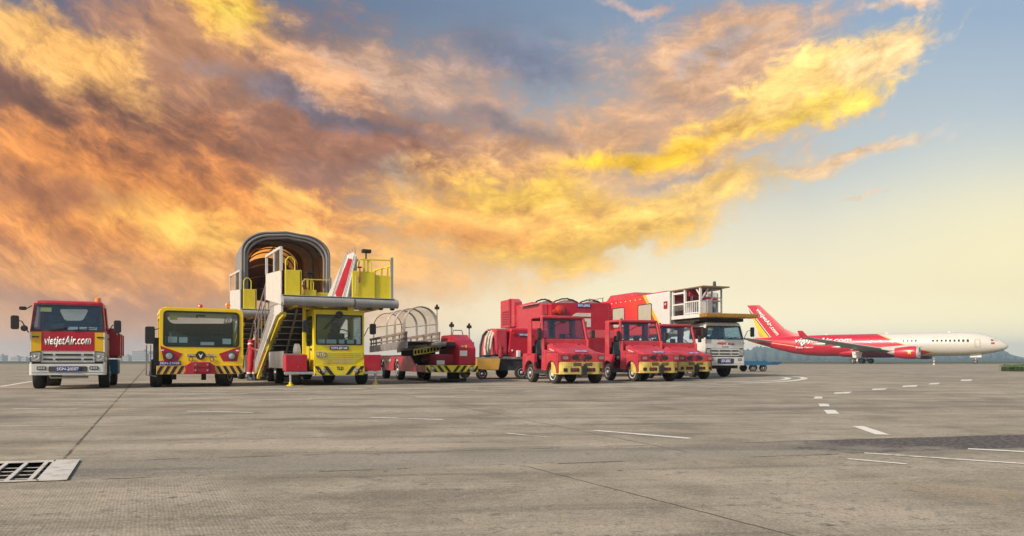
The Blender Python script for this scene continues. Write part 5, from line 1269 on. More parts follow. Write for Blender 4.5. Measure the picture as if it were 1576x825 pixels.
# ------------------------------------------------------------------ big red air conditioning truck
def cooling_truck():
    v = Veh('air_conditioning_unit', 893, 581, 20, 'tall red box-bodied unit with pale stripes behind the first tow tractor', 'service truck')
    P = v.o
    prof = [(-1.41, .55), (1.78, .55), (1.80, 1.2), (1.55, 3.20), (1.46, 3.32), (-1.35, 3.26), (-1.41, 3.18)]
    b = MB(); b.plate(prof, FY(0), (0, 5.5, 0)); bd = b.build('body', M_RED, P, bevel=.03)
    # matt lighter band and lower dark panel
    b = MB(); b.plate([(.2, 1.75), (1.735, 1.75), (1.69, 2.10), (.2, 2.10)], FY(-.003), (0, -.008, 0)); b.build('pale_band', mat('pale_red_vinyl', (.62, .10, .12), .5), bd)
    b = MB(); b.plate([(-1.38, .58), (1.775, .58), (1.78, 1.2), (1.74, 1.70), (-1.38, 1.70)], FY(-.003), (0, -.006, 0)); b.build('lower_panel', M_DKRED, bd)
    g = mat('pale_logo_vinyl', (.62, .60, .56), .5)
    b = MB(); b.plate(rpoly([(-.42, 2.68), (.52, 2.68), (.52, 2.84), (-.22, 2.84)], [.02, .01, .01, .1], 5), FY(-.003), (0, -.008, 0)); b.build('stripe_logo', g, bd)
    b = MB(); b.plate([(.12, 2.46), (.32, 2.46), (.32, 2.22), (.52, 2.22), (.52, 2.60), (.12, 2.60)], FY(-.003), (0, -.008, 0)); b.build('stripe_logo', g, bd)
    plate_sign(bd, -.16, .50, 3.08, 3.25, -.01, 'SGN-20903')
    b = MB(); b.lathe((-1.0, -.02, 2.95), (0, -1, 0), [(0, .22), (.10, .20), (.14, .12), (.15, 0)], 18); b.build('red_dome_lamp', M_REDLENS, bd, smooth=True)
    b = MB(); b.lathe((-1.26, -.02, 2.88), (0, -1, 0), [(0, .10), (.08, .10), (.10, 0)], 14); b.build('marker_lamp', M_REDLENS, bd, smooth=True)
    for k in range(5):
        b = MB(); b.lathe((1.40 + .03 * (k % 2), -.004, 3.1 - k * .12), (0, -1, 0), [(0, .012), (.008, .012), (.01, 0)], 8); b.build('rivet', M_ALU, bd)
    # roof coil hoses
    for (xa, xb, zz) in ((-1.9, -1.1, 3.36), (-1.05, .15, 3.42), (.22, 1.35, 3.40)):
        b = MB(); b.plate([(xa, 3.24), (xb, 3.26), (xb - .05, zz + .02), ((xa + xb) / 2 + .2, zz + .05), (xa + .4, zz)], FY(.6), (0, 2.0, 0)); rc = b.build('roof_cover', M_WHITE, P, bevel=.02)
        b = MB(); n = 9
        pts = [(xa + (xb - xa) * i / n, .55, 3.27 + (zz - 3.20) * math.sin(math.pi * (i + .8) / (n + 1.6)) + (.02 if i % 2 else 0)) for i in range(n + 1)]
        b.tube(pts, .035, 6); b.build('roof_hose', M_BLK, rc, smooth=True)
    # left side: sloping shoulder housing and the raised louvre box
    b = MB(); b.plate([(.3, 1.9), (.3, 3.22), (1.6, 3.40), (3.8, 3.36), (3.8, 2.2), (3.1, 1.95)], SX(-1.42), (-.30, 0, 0)); b.build('shoulder', M_REDF, P, bevel=.04)
    b = MB(); b.plate([(3.5, 2.35), (3.5, 3.55), (3.9, 3.72), (5.5, 3.72), (5.5, 2.35)], SX(-1.42), (-.42, 0, 0)); lb = b.build('louvre_box', M_REDF, P, bevel=.03)
    for k in range(6):
        b = MB(); b.box(-1.87, -1.845, 4.0, 5.2, 2.5 + k * .12, 2.56 + k * .12); b.build('louvre', M_DKRED, lb)
    b = MB(); b.plate([(3.9, 2.35), (3.9, 3.72), (4.15, 3.72), (4.15, 2.35)], SX(-1.845), (-.04, 0, 0)); b.build('box_trim', M_DKRED, lb)
    b = MB(); b.box(-1.40, 1.7, .3, 5.3, .42, .54); b.build('chassis', M_UNDER, P)
    for s in (-1, 1):
        for y_ in (1.0, 4.5): wheel(P, s * 1.2 + .15, y_, .42, .3, M_RIM, s)
cooling_truck()

# ------------------------------------------------------------------ high-lift boarding truck
def high_lift_truck():
    v = Veh('high_lift_truck', 1116, 581.5, 20, 'white high-lift truck with a raised box body and a railed platform above its cab', 'truck')
    P = v.o
    z = dict(wb=1.62, wt=2.26, roof=2.42, panel=1.27, grille=.93, bump1=.88, bump0=.52, wy=1.2, wr=.42, corner=.02)
    yf, xf = isuzu_cab(v, 1.96, 1.75, z, dict(lower=M_WHITE, band=M_WHITE, corner=M_WHITE, roof=M_WHITE, pillar=M_WHITE), rake=.22, tumble=.10, number='SGN-20825')
    text('lettering', 'vietjet', M_LETRED, P, FY(-.006), .46, .16, (0, -.004, 0), shear=.2, weight=.02, center=(-.18, 1.47))
    text('lettering', 'Air.com', M_LETRED, P, FY(-.006), .34, .10, (0, -.004, 0), shear=.2, weight=.02, center=(.30, 1.46))
    text('lettering', 'Powerful', M_DKGREY, P, FY(-.006), .34, .045, (0, -.004, 0), shear=.2, center=(.0, 1.33))
    mirror(P, (.98, .1, 1.55), (1.36, -.08, 1.98), .17, .42); mirror(P, (-.98, .1, 1.9), (-1.14, -.08, 1.92), .2, .42)
    for s in (-1, 1):
        wheel(P, s * .82, 1.25, .42, .26, M_RIM, s); wheel(P, s * .78, 6.4, .42, .5, M_RIM, s)
    b = MB(); b.box(-.45, -.33, .6, 9.6, .62, .85); b.box(.33, .45, .6, 9.6, .62, .85); b.box(-.9, .9, 1.2, 1.3, .36, .46); b.box(-.9, .9, 6.3, 6.5, .36, .5); b.box(-.95, .95, .4, .9, .38, .6); b.build('chassis', M_UNDER, P)
    # scissor lift between chassis and body
    b = MB()
    for x_ in (-.9, .85):
        b.bar((x_, 3.0, 1.0), (x_, 8.6, 1.85), .10, .16); b.bar((x_, 3.0, 1.85), (x_, 8.6, 1.0), .10, .16)
    b.box(-1.1, 1.1, 2.2, 9.6, .9, 1.02); b.build('scissor_lift', M_GREY, P)
    # body: white front part, red rear part, swoosh edge
    zb, zt = 1.95, 3.92
    X0, X1 = -1.30, 1.20
    m = bpy.data.materials.new('body_livery'); m.use_nodes = True; nt = m.node_tree; x = NX(nt); bs = nt.nodes['Principled BSDF']
    tc = nt.nodes.new('ShaderNodeTexCoord'); sp = nt.nodes.new('ShaderNodeSeparateXYZ'); nt.links.new(tc.outputs['Object'], sp.inputs[0])
    bd_ = x.add(sp.outputs[1], x.add(x.mul(sp.outputs[2], -.9), -1.0))          # red where above 0
    c = x.mix(x.step(bd_, .0, .03), (.58, .59, .59), (.80, .42, .03)); c = x.mix(x.step(bd_, .28, .32), c, (.62, .05, .03)); c = x.mix(x.step(bd_, .8, 4.0), c, (.60, .012, .035))
    c = x.mix(x.step(x.noise(tc.outputs['Object'], 2.2, 6, .65), .5, .8, 0, .18), c, (.2, .17, .14))
    nt.links.new(c, bs.inputs['Base Color']); bs.inputs['Roughness'].default_value = .4
    b = MB(); b.plate(rrect(X0, X1, zb, zt, .08, 4), FY(2.25), (0, 7.6, 0)); bd = b.build('box_body', m, P, bevel=.01)
    b = MB(); b.plate([(2.6, zt), (3.2, zt + .10), (6.0, zt + .10), (9.0, zt + .02)], SX(-.95), (1.7, 0, 0)); b.build('roof_fairing', M_RED, bd, bevel=.05)
    b = MB(); b.plate([(5.6, zt - .02), (6.4, zt + .30), (9.0, zt + .34), (9.6, zt - .02)], SX(-.9), (1.4, 0, 0)); b.build('roof_unit', M_REDF, bd, bevel=.05)
    b = MB(); b.bar((-1.2, 9.2, zt + .22), (-1.2, 11.0, zt + .22), .04); b.bar((-1.2, 9.3, zt - .1), (-1.2, 9.3, zt + .22), .04); b.bar((-1.2, 10.9, zt - .1), (-1.2, 10.9, zt + .34), .04); b.build('roof_rail', M_STEEL, bd)
    wd = [(v.SP([(982, 466), (1003.5, 466), (1003.5, 495), (982, 495)], X0)), (v.SP([(943, 470), (961.5, 470), (961.5, 489), (943, 489)], X0))]
    for q in wd:
        q = [(q[0][0], 2.42), (q[1][0], 2.42), (q[1][0], 3.48), (q[0][0], 3.48)]
        b = MB(); b.plate(rpoly(q, .1, 5), SX(X0 - .004), (-.010, 0, 0)); w_ = b.build('side_window', mat('pale_blind', (.42, .40, .33), .35, coat=.6, dirt=.1), bd)
        cx_ = sum(p[0] for p in q) / 4
        b = MB(); o_ = rpoly(q, .1, 5); i_ = [(cx_ + (a - cx_) * .93, 2.95 + (c_ - 2.95) * .93) for a, c_ in o_]; b.ring(o_, i_, SX(X0 - .012), (-.012, 0, 0)); b.build('window_gasket', M_BLK, w_)
    for k in range(14):
        b = MB(); yy = 3.0 + k * .5; b.box(X0 - .015, X0 - .002, yy, yy + .07, zt - .20, zt - .16); b.build('side_marker', M_LETTER, bd)
    for zz in (3.25, 2.1):
        b = MB(); b.box(X0 - .04, X0, 2.55, 2.85, zz - .12, zz + .22 if zz > 3 else zz + .08); b.build('lamp_cluster', M_DKRED, bd, bevel=.02)
        b = MB(); b.lathe((X0 - .04, 2.7, zz + .08 if zz > 3 else zz), (-1, 0, 0), [(0, .06), (.02, .04), (.021, 0)], 12); b.build('lamp_face', M_LENS, bd)
    b = MB(); b.box(X0 - .03, X0 + .05, 2.22, 2.32, zb, zt - .05); b.box(X1 - .05, X1 + .03, 2.22, 2.32, zb, zt - .05); b.build('corner_trim', M_ALU, bd)
    # front wall recess of the body seen across the platform
    b = MB(); b.box(X0 + .15, X1 - .15, 2.16, 2.24, 2.75, 3.35); b.build('front_shutter', M_GREY, bd, bevel=.01)
    b = MB(); b.box(X0 + .1, X1 - .1, 2.14, 2.25, 3.42, 3.68); b.build('red_valance', M_DKRED, bd)
    for k in range(5):
        b = MB(); b.box(X0 + .3 + k * .42, X0 + .5 + k * .42, 2.08, 2.15, 2.72, 3.2); b.build('door_slat', M_WHITE if k % 2 else M_DKGREY, bd)
    # platform
    pz = 2.58
    b = MB(); b.box(X0 - .02, X1, -.10, 2.2, pz, pz + .16); pf = b.build('platform', M_WHITE, P, bevel=.01)
    b = MB(); b.box(X0 + .1, X1 - .1, .2, 2.1, pz - .14, pz - .01); b.bar((X0 + .1, .5, pz - .18), (X0 + .1, 2.1, pz - .3), .09); b.build('platform_frame', M_UNDER, pf)
    b = MB(); b.plate(rrect(X0 - .10, X1 + .05, pz - .02, pz + .16, .04), FY(-.62), (0, .5, 0)); b.build('front_bumper', mat('ochre_rubber', (.34, .18, .03), .6, dirt=.4, dscale=5, dirt_rgb=(.12, .07, .03)), pf, bevel=.03)
    # solid front-left cabinet and railings
    b = MB()
    for (xx, yy) in ((X0 + .03, -.02), (X0 + .03, 1.15), (X0 + .03, 2.12), (-.30, 2.12)): b.bar((xx, yy, pz + .1), (xx, yy, 3.86), .09)
    b.build('corner_posts', M_WHITE, pf); 
    b = MB(); b.bar((X0 + .03, 1.15, 3.74), (X0 + .03, 2.12, 3.74), .08); b.bar((X0 + .03, 1.15, 3.24), (X0 + .03, 2.12, 3.24), .06); b.build('side_frame', M_WHITE, pf)
    b = MB(); b.box(X0 + .01, X0 + .03, 1.22, 2.05, 2.75, 3.2); b.build('side_glass', GLASS, pf)
    b = MB(); b.bar((X0 + .03, -.02, 3.30), (X0 + .03, 1.15, 3.30), .05); b.bar((X0 + .03, -.02, 2.80), (X0 + .03, 1.15, 2.80), .05)
    for k in range(7): b.bar((X0 + .03, .1 + k * .15, 2.74), (X0 + .03, .1 + k * .15, 3.30), .03)
    b.build('side_railing', M_WHITE, pf)
    b = MB(); b.bar((X0, -.04, 3.30), (-.72, -.04, 3.30), .05); b.bar((X0, -.04, 3.18), (-.72, -.04, 3.18), .03)
    for k in range(4): b.bar((X0 + .12 + k * .14, -.04, 2.74), (X0 + .12 + k * .14, -.04, 3.30), .03)
    b.build('front_railing', M_ALU, pf)
    b = MB(); b.box(-.98, -.72, -.10, .30, 2.76, 3.35); b.build('front_cabinet', M_GREY, pf, bevel=.02)
    b = MB(); b.box(-1.2, -1.0, -.06, .04, 2.76, 3.30); b.build('front_gate', M_WHITE, pf, bevel=.02)
    b = MB(); b.bar((-1.25, .3, 3.82), (-1.25, -.04, 3.45), .05); b.bar((-.9, -.04, 3.82), (-1.22, -.04, 3.4), .05); b.build('roof_brace', M_WHITE, pf)
    b = MB(); b.box(-.98, -.78, -.1, .1, 3.46, 3.58); b.build('work_lamp', M_LENS, pf, bevel=.02)
    b = MB()
    for zz in (2.78, 3.30, 3.42, 3.80): b.bar((-.72, -.06, zz), (-.24, -.06, zz + .01), .035)
    b.bar((-.72, -.06, pz + .1), (-.72, -.06, 3.82), .05); b.bar((-.24, -.06, pz + .1), (-.24, -.06, 3.86), .06)
    for zz in (2.78, 3.30, 3.80): b.bar((-.24, -.06, zz), (-.24, 2.1, zz), .035)
    b.build('bow_railing', M_STEEL, pf)
    b = MB(); b.plate(rrect(X0 - .05, .02, 3.86, 3.92, .02), FY(-.3), (0, 2.6, 0)); rf = b.build('platform_roof', mat('brown_roof_sheet', (.22, .13, .09), .6, dirt=.3), pf)
    beacon(rf, -.62, -.1, 3.92, .07, .22, M_BLK)
    b = MB(); b.box(X0 + .1, -.3, .9, 1.0, 3.56, 3.84); b.build('roof_valance', M_DKRED, rf, bevel=.01)
high_lift_truck()

# ------------------------------------------------------------------ blue flat trolleys
def blue_trolley():
    v = Veh('cargo_dolly', 1166, 572.8, 12, 'low blue cargo trolley behind the white truck', 'cargo trolley')
    P = v.o
    b = MB(); b.box(-1.5, .72, 0, 1.5, .48, .62); dk = b.build('deck', M_BLUEP, P, bevel=.02)
    b = MB(); b.box(-1.5, .72, -.04, -.005, .42, .70); b.box(-1.5, -1.4, 0, 1.5, .62, .82); b.build('deck_edge', M_BLUEP, dk)
    b = MB(); b.box(.75, 1.75, .3, .5, .44, .62); b.box(.75, 1.5, 1.0, 1.2, .44, .58); b.box(1.2, 1.9, .3, 1.2, .50, .66); b.build('tow_frame', M_BLUEP, P, bevel=.01)
    for x_ in (-.25, .25):
        b = MB(); b.cyl((x_ + .3, .2, .62), (x_ + .3, .2, .80), .07, 10); b.build('stop_peg', M_BLUEP, P)
    for x_ in (-.28, .48): 
        for y_ in (.15, 1.35): wheel(P, x_, y_, .24, .2, M_RIM, -1, turn=80 if y_ < 1 else -100)
blue_trolley()

# ------------------------------------------------------------------ airliner
def airliner():
    YAW = 52.5
    c = F_PX * CAM_H
    v = Veh('airliner', 1552, CY + c / 178.0, YAW, 'red and white wide-body airliner parked far off at the right', 'airplane')
    P = v.o; RAD = 2.92; ZC = 4.85; L = 63.0
    # livery: red rear, pale front, gold-edged wave between
    m = bpy.data.materials.new('airliner_livery'); m.use_nodes = True; nt = m.node_tree; x = NX(nt); bs = nt.nodes['Principled BSDF']
    tc = nt.nodes.new('ShaderNodeTexCoord'); sp = nt.nodes.new('ShaderNodeSeparateXYZ'); nt.links.new(tc.outputs['Object'], sp.inputs[0])
    X, Y, Z = sp.outputs; o = tc.outputs['Object']
    zz = x.sub(Z, ZC)
    yb1 = v.S(1337, 516, -2.2)[0]; yb2 = v.S(1398, 523, -2.8)[0]; yb3 = v.S(1432, 547, -1.6)[0]
    # boundary further forward lower down: upper limit yb1 at the roof, a tongue reaching to yb2 at mid height, belly tongue to yb3
    b0 = x.sub(Y, yb1)
    tongue = x.sub(Y, x.add(yb2, x.m('ABSOLUTE', x.mul(x.add(zz, .8), 2.2))))
    belly = x.sub(Y, x.add(yb3, x.m('ABSOLUTE', x.mul(x.add(zz, 2.0), 4.0))))
    reg = x.m('MAXIMUM', x.m('MAXIMUM', b0, tongue), belly)
    white = (.54, .53, .50)
    cc = x.mix(x.step(reg, -1.0, -.9), white, (.62, .40, .10)); cc = x.mix(x.step(reg, -.35, -.25), cc, (.46, .006, .03))
    stripe = x.m('ABSOLUTE', x.sub(zz, x.mul(x.sub(Y, 50), .16)))
    cc = x.mix(x.m('MULTIPLY', x.step(stripe, .10, .04), x.m('MULTIPLY', x.step(Y, 47, 49), x.step(zz, 1.4, 1.3))), cc, (.75, .60, .30))
    cc = x.mix(x.step(x.noise(o, .5, 5, .6), .5, .8, 0, .12), cc, (.25, .20, .18))
    nt.links.new(cc, bs.inputs['Base Color']); bs.inputs['Roughness'].default_value = .35; bs.inputs['Coat Weight'].default_value = .3
    n = 28; secs = []
    for (y, r, zc) in ((0, .05, -.75), (.25, .45, -.70), (.8, .92, -.60), (1.8, 1.45, -.45), (3.2, 1.98, -.26), (4.8, 2.40, -.12), (6.8, 2.70, -.03), (9.5, 2.90, 0), (20, 2.92, 0), (30, 2.92, 0), (42, 2.90, 0), (46, 2.74, .06), (50, 2.42, .32), (54, 1.88, .78), (58, 1.20, 1.30), (61, .66, 1.66), (63, .22, 1.85)):
        secs.append([Vector((r * math.cos(2 * math.pi * k / n), y, ZC + zc + r * math.sin(2 * math.pi * k / n))) for k in range(n)])
    b = MB(); b.loft(secs); fz = b.build('fuselage', m, P, smooth=True)
    # fairing
    b = MB(); b.loft([[Vector((w * math.cos(2 * math.pi * k / n), y, ZC - 2.0 + h * math.sin(2 * math.pi * k / n))) for k in range(n)] for (y, w, h) in ((20, .5, .4), (22, 2.3, 1.1), (26, 2.9, 1.35), (33, 2.9, 1.35), (37, 2.3, 1.1), (40, .5, .4))]); b.build('belly_fairing', M_RED, P, smooth=True)
    grey = mat('wing_grey', (.48, .49, .50), .4, .1, dirt=.08)
    def airfoil(y0, ch, x_, z_, t=.12): return [Vector((x_, y0 + ch * a, z_ + ch * t * h)) for a, h in ((0, 0), (.05, .35), (.25, .5), (.6, .35), (1, 0), (.6, -.2), (.25, -.35), (.05, -.2))]
    for s in (-1, 1):
        b = MB(); b.loft([airfoil(20.5, 11.8, s * 2.2, ZC - 1.75, .13), airfoil(26.3, 7.0, s * 10.5, ZC - .95, .11), airfoil(36.6, 2.8, s * 28.5, ZC + 1.2, .09), airfoil(37.6, 2.0, s * 29.6, ZC + 1.5, .08)]); w = b.build('wing', grey, P, smooth=True)
        b = MB(); b.loft([airfoil(37.6, 2.0, s * 29.6, ZC + 1.5, .06), airfoil(38.8, 1.2, s * 30.2, ZC + 3.0, .06)]); b.build('winglet', M_RED, w, smooth=True)
        for (yy, xx) in ((30.5, 7.5), (33.5, 13.5), (36.6, 19.5)):
            b = MB(); z_ = ZC - 1.6 + (xx - 5) * .11; b.loft([[Vector((s * xx + a * math.cos(2 * math.pi * k / 10), y, z_ + a * 1.4 * math.sin(2 * math.pi * k / 10))) for k in range(10)] for (y, a) in ((yy - 2, .05), (yy - .5, .24), (yy + 1.5, .22), (yy + 3, .03))]); b.build('flap_fairing', grey, w, smooth=True)
        # engine
        b = MB(); b.lathe((s * 9.4, 17.3, ZC - 2.15), (0, 1, 0), [(.9, 1.10), (.1, 1.25), (0, 1.36), (.1, 1.45), (1.2, 1.58), (3.0, 1.55), (4.6, 1.32), (5.4, 1.14), (5.4, .95), (4.4, .8)], 32); e = b.build('engine', mat('engine_red', (.46, .008, .03), .35, coat=.3, dirt=.05), P, smooth=True)
        b = MB(); b.lathe((s * 9.4, 17.28, ZC - 2.15), (0, 1, 0), [(.5, 1.18), (.12, 1.24), (0, 1.37), (.12, 1.47), (.55, 1.53), (.6, 1.50)], 32); b.build('intake_lip', M_LENS, e, smooth=True)
        b = MB(); b.lathe((s * 9.4, 17.9, ZC - 2.15), (0, 1, 0), [(-.35, 0), (0, .28), (.1, .30), (.15, 1.15), (.25, 1.15)], 24); b.build('fan', M_BLK, e, smooth=True)
        b = MB(); b.lathe((s * 9.4, 22.6, ZC - 2.15), (0, 1, 0), [(-.4, .78), (.6, .62), (1.4, .32), (1.9, .05)], 20); b.build('exhaust_cone', M_STEEL, e, smooth=True)
        b = MB(); b.plate([(19.0, ZC - .75), (20.5, ZC - .3), (27.5, ZC - .9), (24, ZC - 1.6), (22, ZC - 1.5)], SX(s * 9.4 - .16), (.32, 0, 0)); b.build('pylon', grey, e)
        b = MB(); pts = []
        for k in range(10):
            a = math.pi / 2 + k * math.pi / 5; rr = .62 if k % 2 == 0 else .25; pts.append((19.3 - rr * math.cos(a) * 1.0, ZC - 2.05 + rr * math.sin(a)))
        b.plate(pts, SX(s * (9.4 + 1.60) if s > 0 else -9.4 - 1.60), (s * .03, 0, 0)); b.build('star_emblem', M_LETYEL, e)
        # tailplane
        b = MB(); b.loft([airfoil(55.2, 5.4, s * 1.2, ZC + 1.3, .09), airfoil(60.4, 2.3, s * 9.7, ZC + 2.2, .08)]); b.build('tailplane', grey, P, smooth=True)
        # main gear
        b = MB(); b.cyl((s * 5.3, 32.3, .7), (s * 4.8, 32.0, ZC - 1.9), .22, 10); b.bar((s * 5.3, 31.2, .72), (s * 5.3, 33.4, .72), .3); b.bar((s * 5.3, 32.3, 1.2), (s * 4.2, 33.6, 2.8), .12); g = b.build('main_gear', M_WHITE, P)
        for yy in (31.3, 33.3):
            for dx in (-.5, .5):
                wheel(P, s * 5.3 + dx, yy, .70, .42, M_RIM, -1 if dx < 0 else 1, name='gear_wheel')
        b = MB(); b.plate([(31.2, 1.6), (31.0, 3.0), (33.5, 3.0), (33.3, 1.5)], SX(s * 5.75), (s * .05, 0, 0)); b.build('gear_door', M_WHITE, P)
    # fin
    def finsec(y0, ch, z_, t): return [Vector((t * ch * h, y0 + ch * a, z_)) for a, h in ((0, 0), (.1, .35), (.4, .5), (1, 0.02), (.4, -.5), (.1, -.35))]
    fm = bpy.data.materials.new('fin_livery'); fm.use_nodes = True; nt = fm.node_tree; x = NX(nt); bs = nt.nodes['Principled BSDF']
    tc = nt.nodes.new('ShaderNodeTexCoord'); sp = nt.nodes.new('ShaderNodeSeparateXYZ'); nt.links.new(tc.outputs['Object'], sp.inputs[0]); X, Y, Z = sp.outputs
    d = x.add(x.sub(Y, x.mad(x.add(Z, -9.65), .411, 60.3)), x.mul(x.sub(15.6, Z), .34))
    cc = x.mix(x.step(d, -.35, -.28), (.46, .006, .03), (.8, .74, .6)); cc = x.mix(x.step(d, -.1, -.05), cc, (.05, .01, .02)); cc = x.mix(x.step(d, .25, .32), cc, (.78, .45, .03))
    cc = x.mix(x.m('MULTIPLY', x.step(d, 1.5, 1.9), x.step(Z, 9.5, 8.0)), cc, (.80, .28, .03)); nt.links.new(cc, bs.inputs['Base Color']); bs.inputs['Roughness'].default_value = .4
    b = MB(); b.loft([finsec(46.5, 13.0, ZC + 2.6, .03), finsec(49.8, 10.2, ZC + 3.6, .045), finsec(52.4, 7.9, ZC + 4.8, .08), finsec(59.6, 3.6, 16.7, .07)]); fin = b.build('fin', fm, P, smooth=True)
    # lettering
    def surf(u, w):           # fuselage left side: u towards the nose
        zq = w - ZC; return (-math.sqrt(max(.01, (RAD + .02) ** 2 - zq * zq)), -u, w)
    ys = v.S(1243, 520, -2.5)[0]; ye = v.S(1310, 520, -2.5)[0]
    text('lettering', 'vietjetAir.com', M_LETTER, fz, surf, ys - ye + 3.5, 1.65, (-.02, 0, 0), shear=.25, weight=.03, center=(-(ys + ye) / 2 - 1.6, ZC + 1.25))
    text('lettering', 'Enjoy Flying!', M_LETTER, fz, lambda u, w: (-2.80, -u, w), 4.6, .55, (-.02, 0, 0), shear=.2, center=(-46.3, ZC - .55))
    yv = v.S(1236, 527, -2.8)[0]
    text('lettering', 'V', M_LETTER, fz, surf, 1.5, 1.2, (-.02, 0, 0), shear=.25, weight=.05, center=(-yv, ZC + .35))
    # fin lettering runs down along the leading edge
    dvec = Vector((0, -.62, -.785)).normalized(); up = Vector((0, -.785, .62)); mid = Vector((-.33, 57.3, 11.6))
    text('lettering', 'vietjetAir.com', M_LETTER, fin, lambda u, w: mid + dvec * u + up * (w + .1), 9.6, 1.5, (-.03, 0, 0), shear=.2, weight=.03)
    # windows and doors
    y = 9.8; k = 0
    rows = [(11.4, 20.3), (24.2, 30.0)]
    def yat(px, xx=-2.78): return v.S(px, 526, xx)[0]
    spans = [(yat(1491), yat(1432)), (yat(1411), yat(1386))]
    for (a, c_) in spans:
        y = a
        while y < c_:
            b = MB(); b.plate(rrect(y, y + .46, ZC + .46, ZC + 1.06, .1, 3), SX(-math.sqrt(RAD ** 2 - .76 ** 2) - .025), (.02, 0, 0)); b.build('cabin_window', M_BLK, fz); y += .92
    for px in (1417, 1504):
        ya = yat(px); b = MB(); q = rrect(ya - .55, ya + .55, ZC - .65, ZC + 1.15, .15, 4); cz = ZC + .25
        i_ = [(ya + (a - ya) * .90, cz + (e_ - cz) * .94) for a, e_ in q]
        b.ring(q, i_, lambda u, w: surf(-u, w), (-.01, 0, 0)); b.build('cabin_door_seal', M_GREY, fz)
    # cockpit
    for (px0, px1, py0, py1) in ((1525, 1529, 524, 527.5), (1530, 1536, 524, 527)):
        b = MB(); ya, yb = v.S(px0, 525, -1.75)[0], v.S(px1, 525, -1.75)[0]
        def noseside(yy, zz_):
            # fuselage half-width at this station
            st = [(0, .05, -.75), (.8, .92, -.60), (1.8, 1.45, -.45), (3.2, 1.98, -.26), (4.8, 2.40, -.12), (6.8, 2.70, -.03)]
            for (y0, r0, c0), (y1, r1, c1) in zip(st, st[1:]):
                if y0 <= yy <= y1: t = (yy - y0) / (y1 - y0); r_, c_ = r0 + (r1 - r0) * t, c0 + (c1 - c0) * t; break
            else: r_, c_ = 2.7, 0
            dz_ = zz_ - ZC - c_; return -math.sqrt(max(.02, r_ * r_ - dz_ * dz_)) - .03
        zt, zb_ = ZC + 1.12, ZC + .62
        q = [(ya, zb_), (yb, zb_ - .02), (yb + .1, zt - .1), (ya, zt)]
        b.plate(q, lambda u, w: (noseside(u, w), u, w), (.05, 0, 0)); b.build('cockpit_window', M_BLK, fz)
    # small red flag below the cockpit
    yf_ = v.S(1528, 531, -2.0)[0]; b = MB(); b.plate([(yf_ - .35, ZC - .15), (yf_ + .35, ZC - .15), (yf_ + .35, ZC + .28), (yf_ - .35, ZC + .28)], lambda u, w: (noseside(u, w) - .01, u, w), (.03, 0, 0)); b.build('flag_patch', M_RED, fz)
    # nose gear
    b = MB(); b.cyl((0, 6.7, .55), (0, 6.5, ZC - 2.3), .14, 10); b.bar((0, 6.6, 1.1), (0, 7.8, 2.3), .1); b.box(-.55, -.5, 5.4, 7.8, 1.55, 2.35); b.box(.5, .55, 5.4, 7.8, 1.55, 2.35); b.build('nose_gear', M_WHITE, P)
    for s in (-1, 1): wheel(P, s * .32, 6.7, .52, .3, M_RIM, s, name='gear_wheel')
    # antennas
    for yy in (12, 26, 41):
        b = MB(); b.plate([(yy, ZC + 2.8), (yy + .5, ZC + 2.8), (yy + .6, ZC + 3.2), (yy + .35, ZC + 3.2)], SX(-.02), (.04, 0, 0)); b.build('antenna', M_WHITE, fz)
airliner()

# ------------------------------------------------------------------ ground worker
def skin_mesh(name, verts, edges, radii, m, parent, root=0, sub=2):
    me = bpy.data.meshes.new(name); me.from_pydata([tuple(p) for p in verts], edges, [])
    o = bpy.data.objects.new(name, me); col.objects.link(o)
    md = o.modifiers.new('skin', 'SKIN'); o.modifiers.new('sub', 'SUBSURF').levels = sub; o.modifiers['sub'].render_levels = sub
    for i, r in enumerate(radii):
        sv = me.skin_vertices[0].data[i]; sv.radius = r if isinstance(r, tuple) else (r, r); sv.use_root = (i == root)
    dg = bpy.context.evaluated_depsgraph_get(); me2 = bpy.data.meshes.new_from_object(o.evaluated_get(dg)); bpy.data.objects.remove(o)
    me2.name = name; me2.materials.clear(); me2.materials.append(m)
    for p in me2.polygons: p.use_smooth = True
    ob = bpy.data.objects.new(name, me2); col.objects.link(ob)
    if parent is not None: ob.parent = parent
    return ob
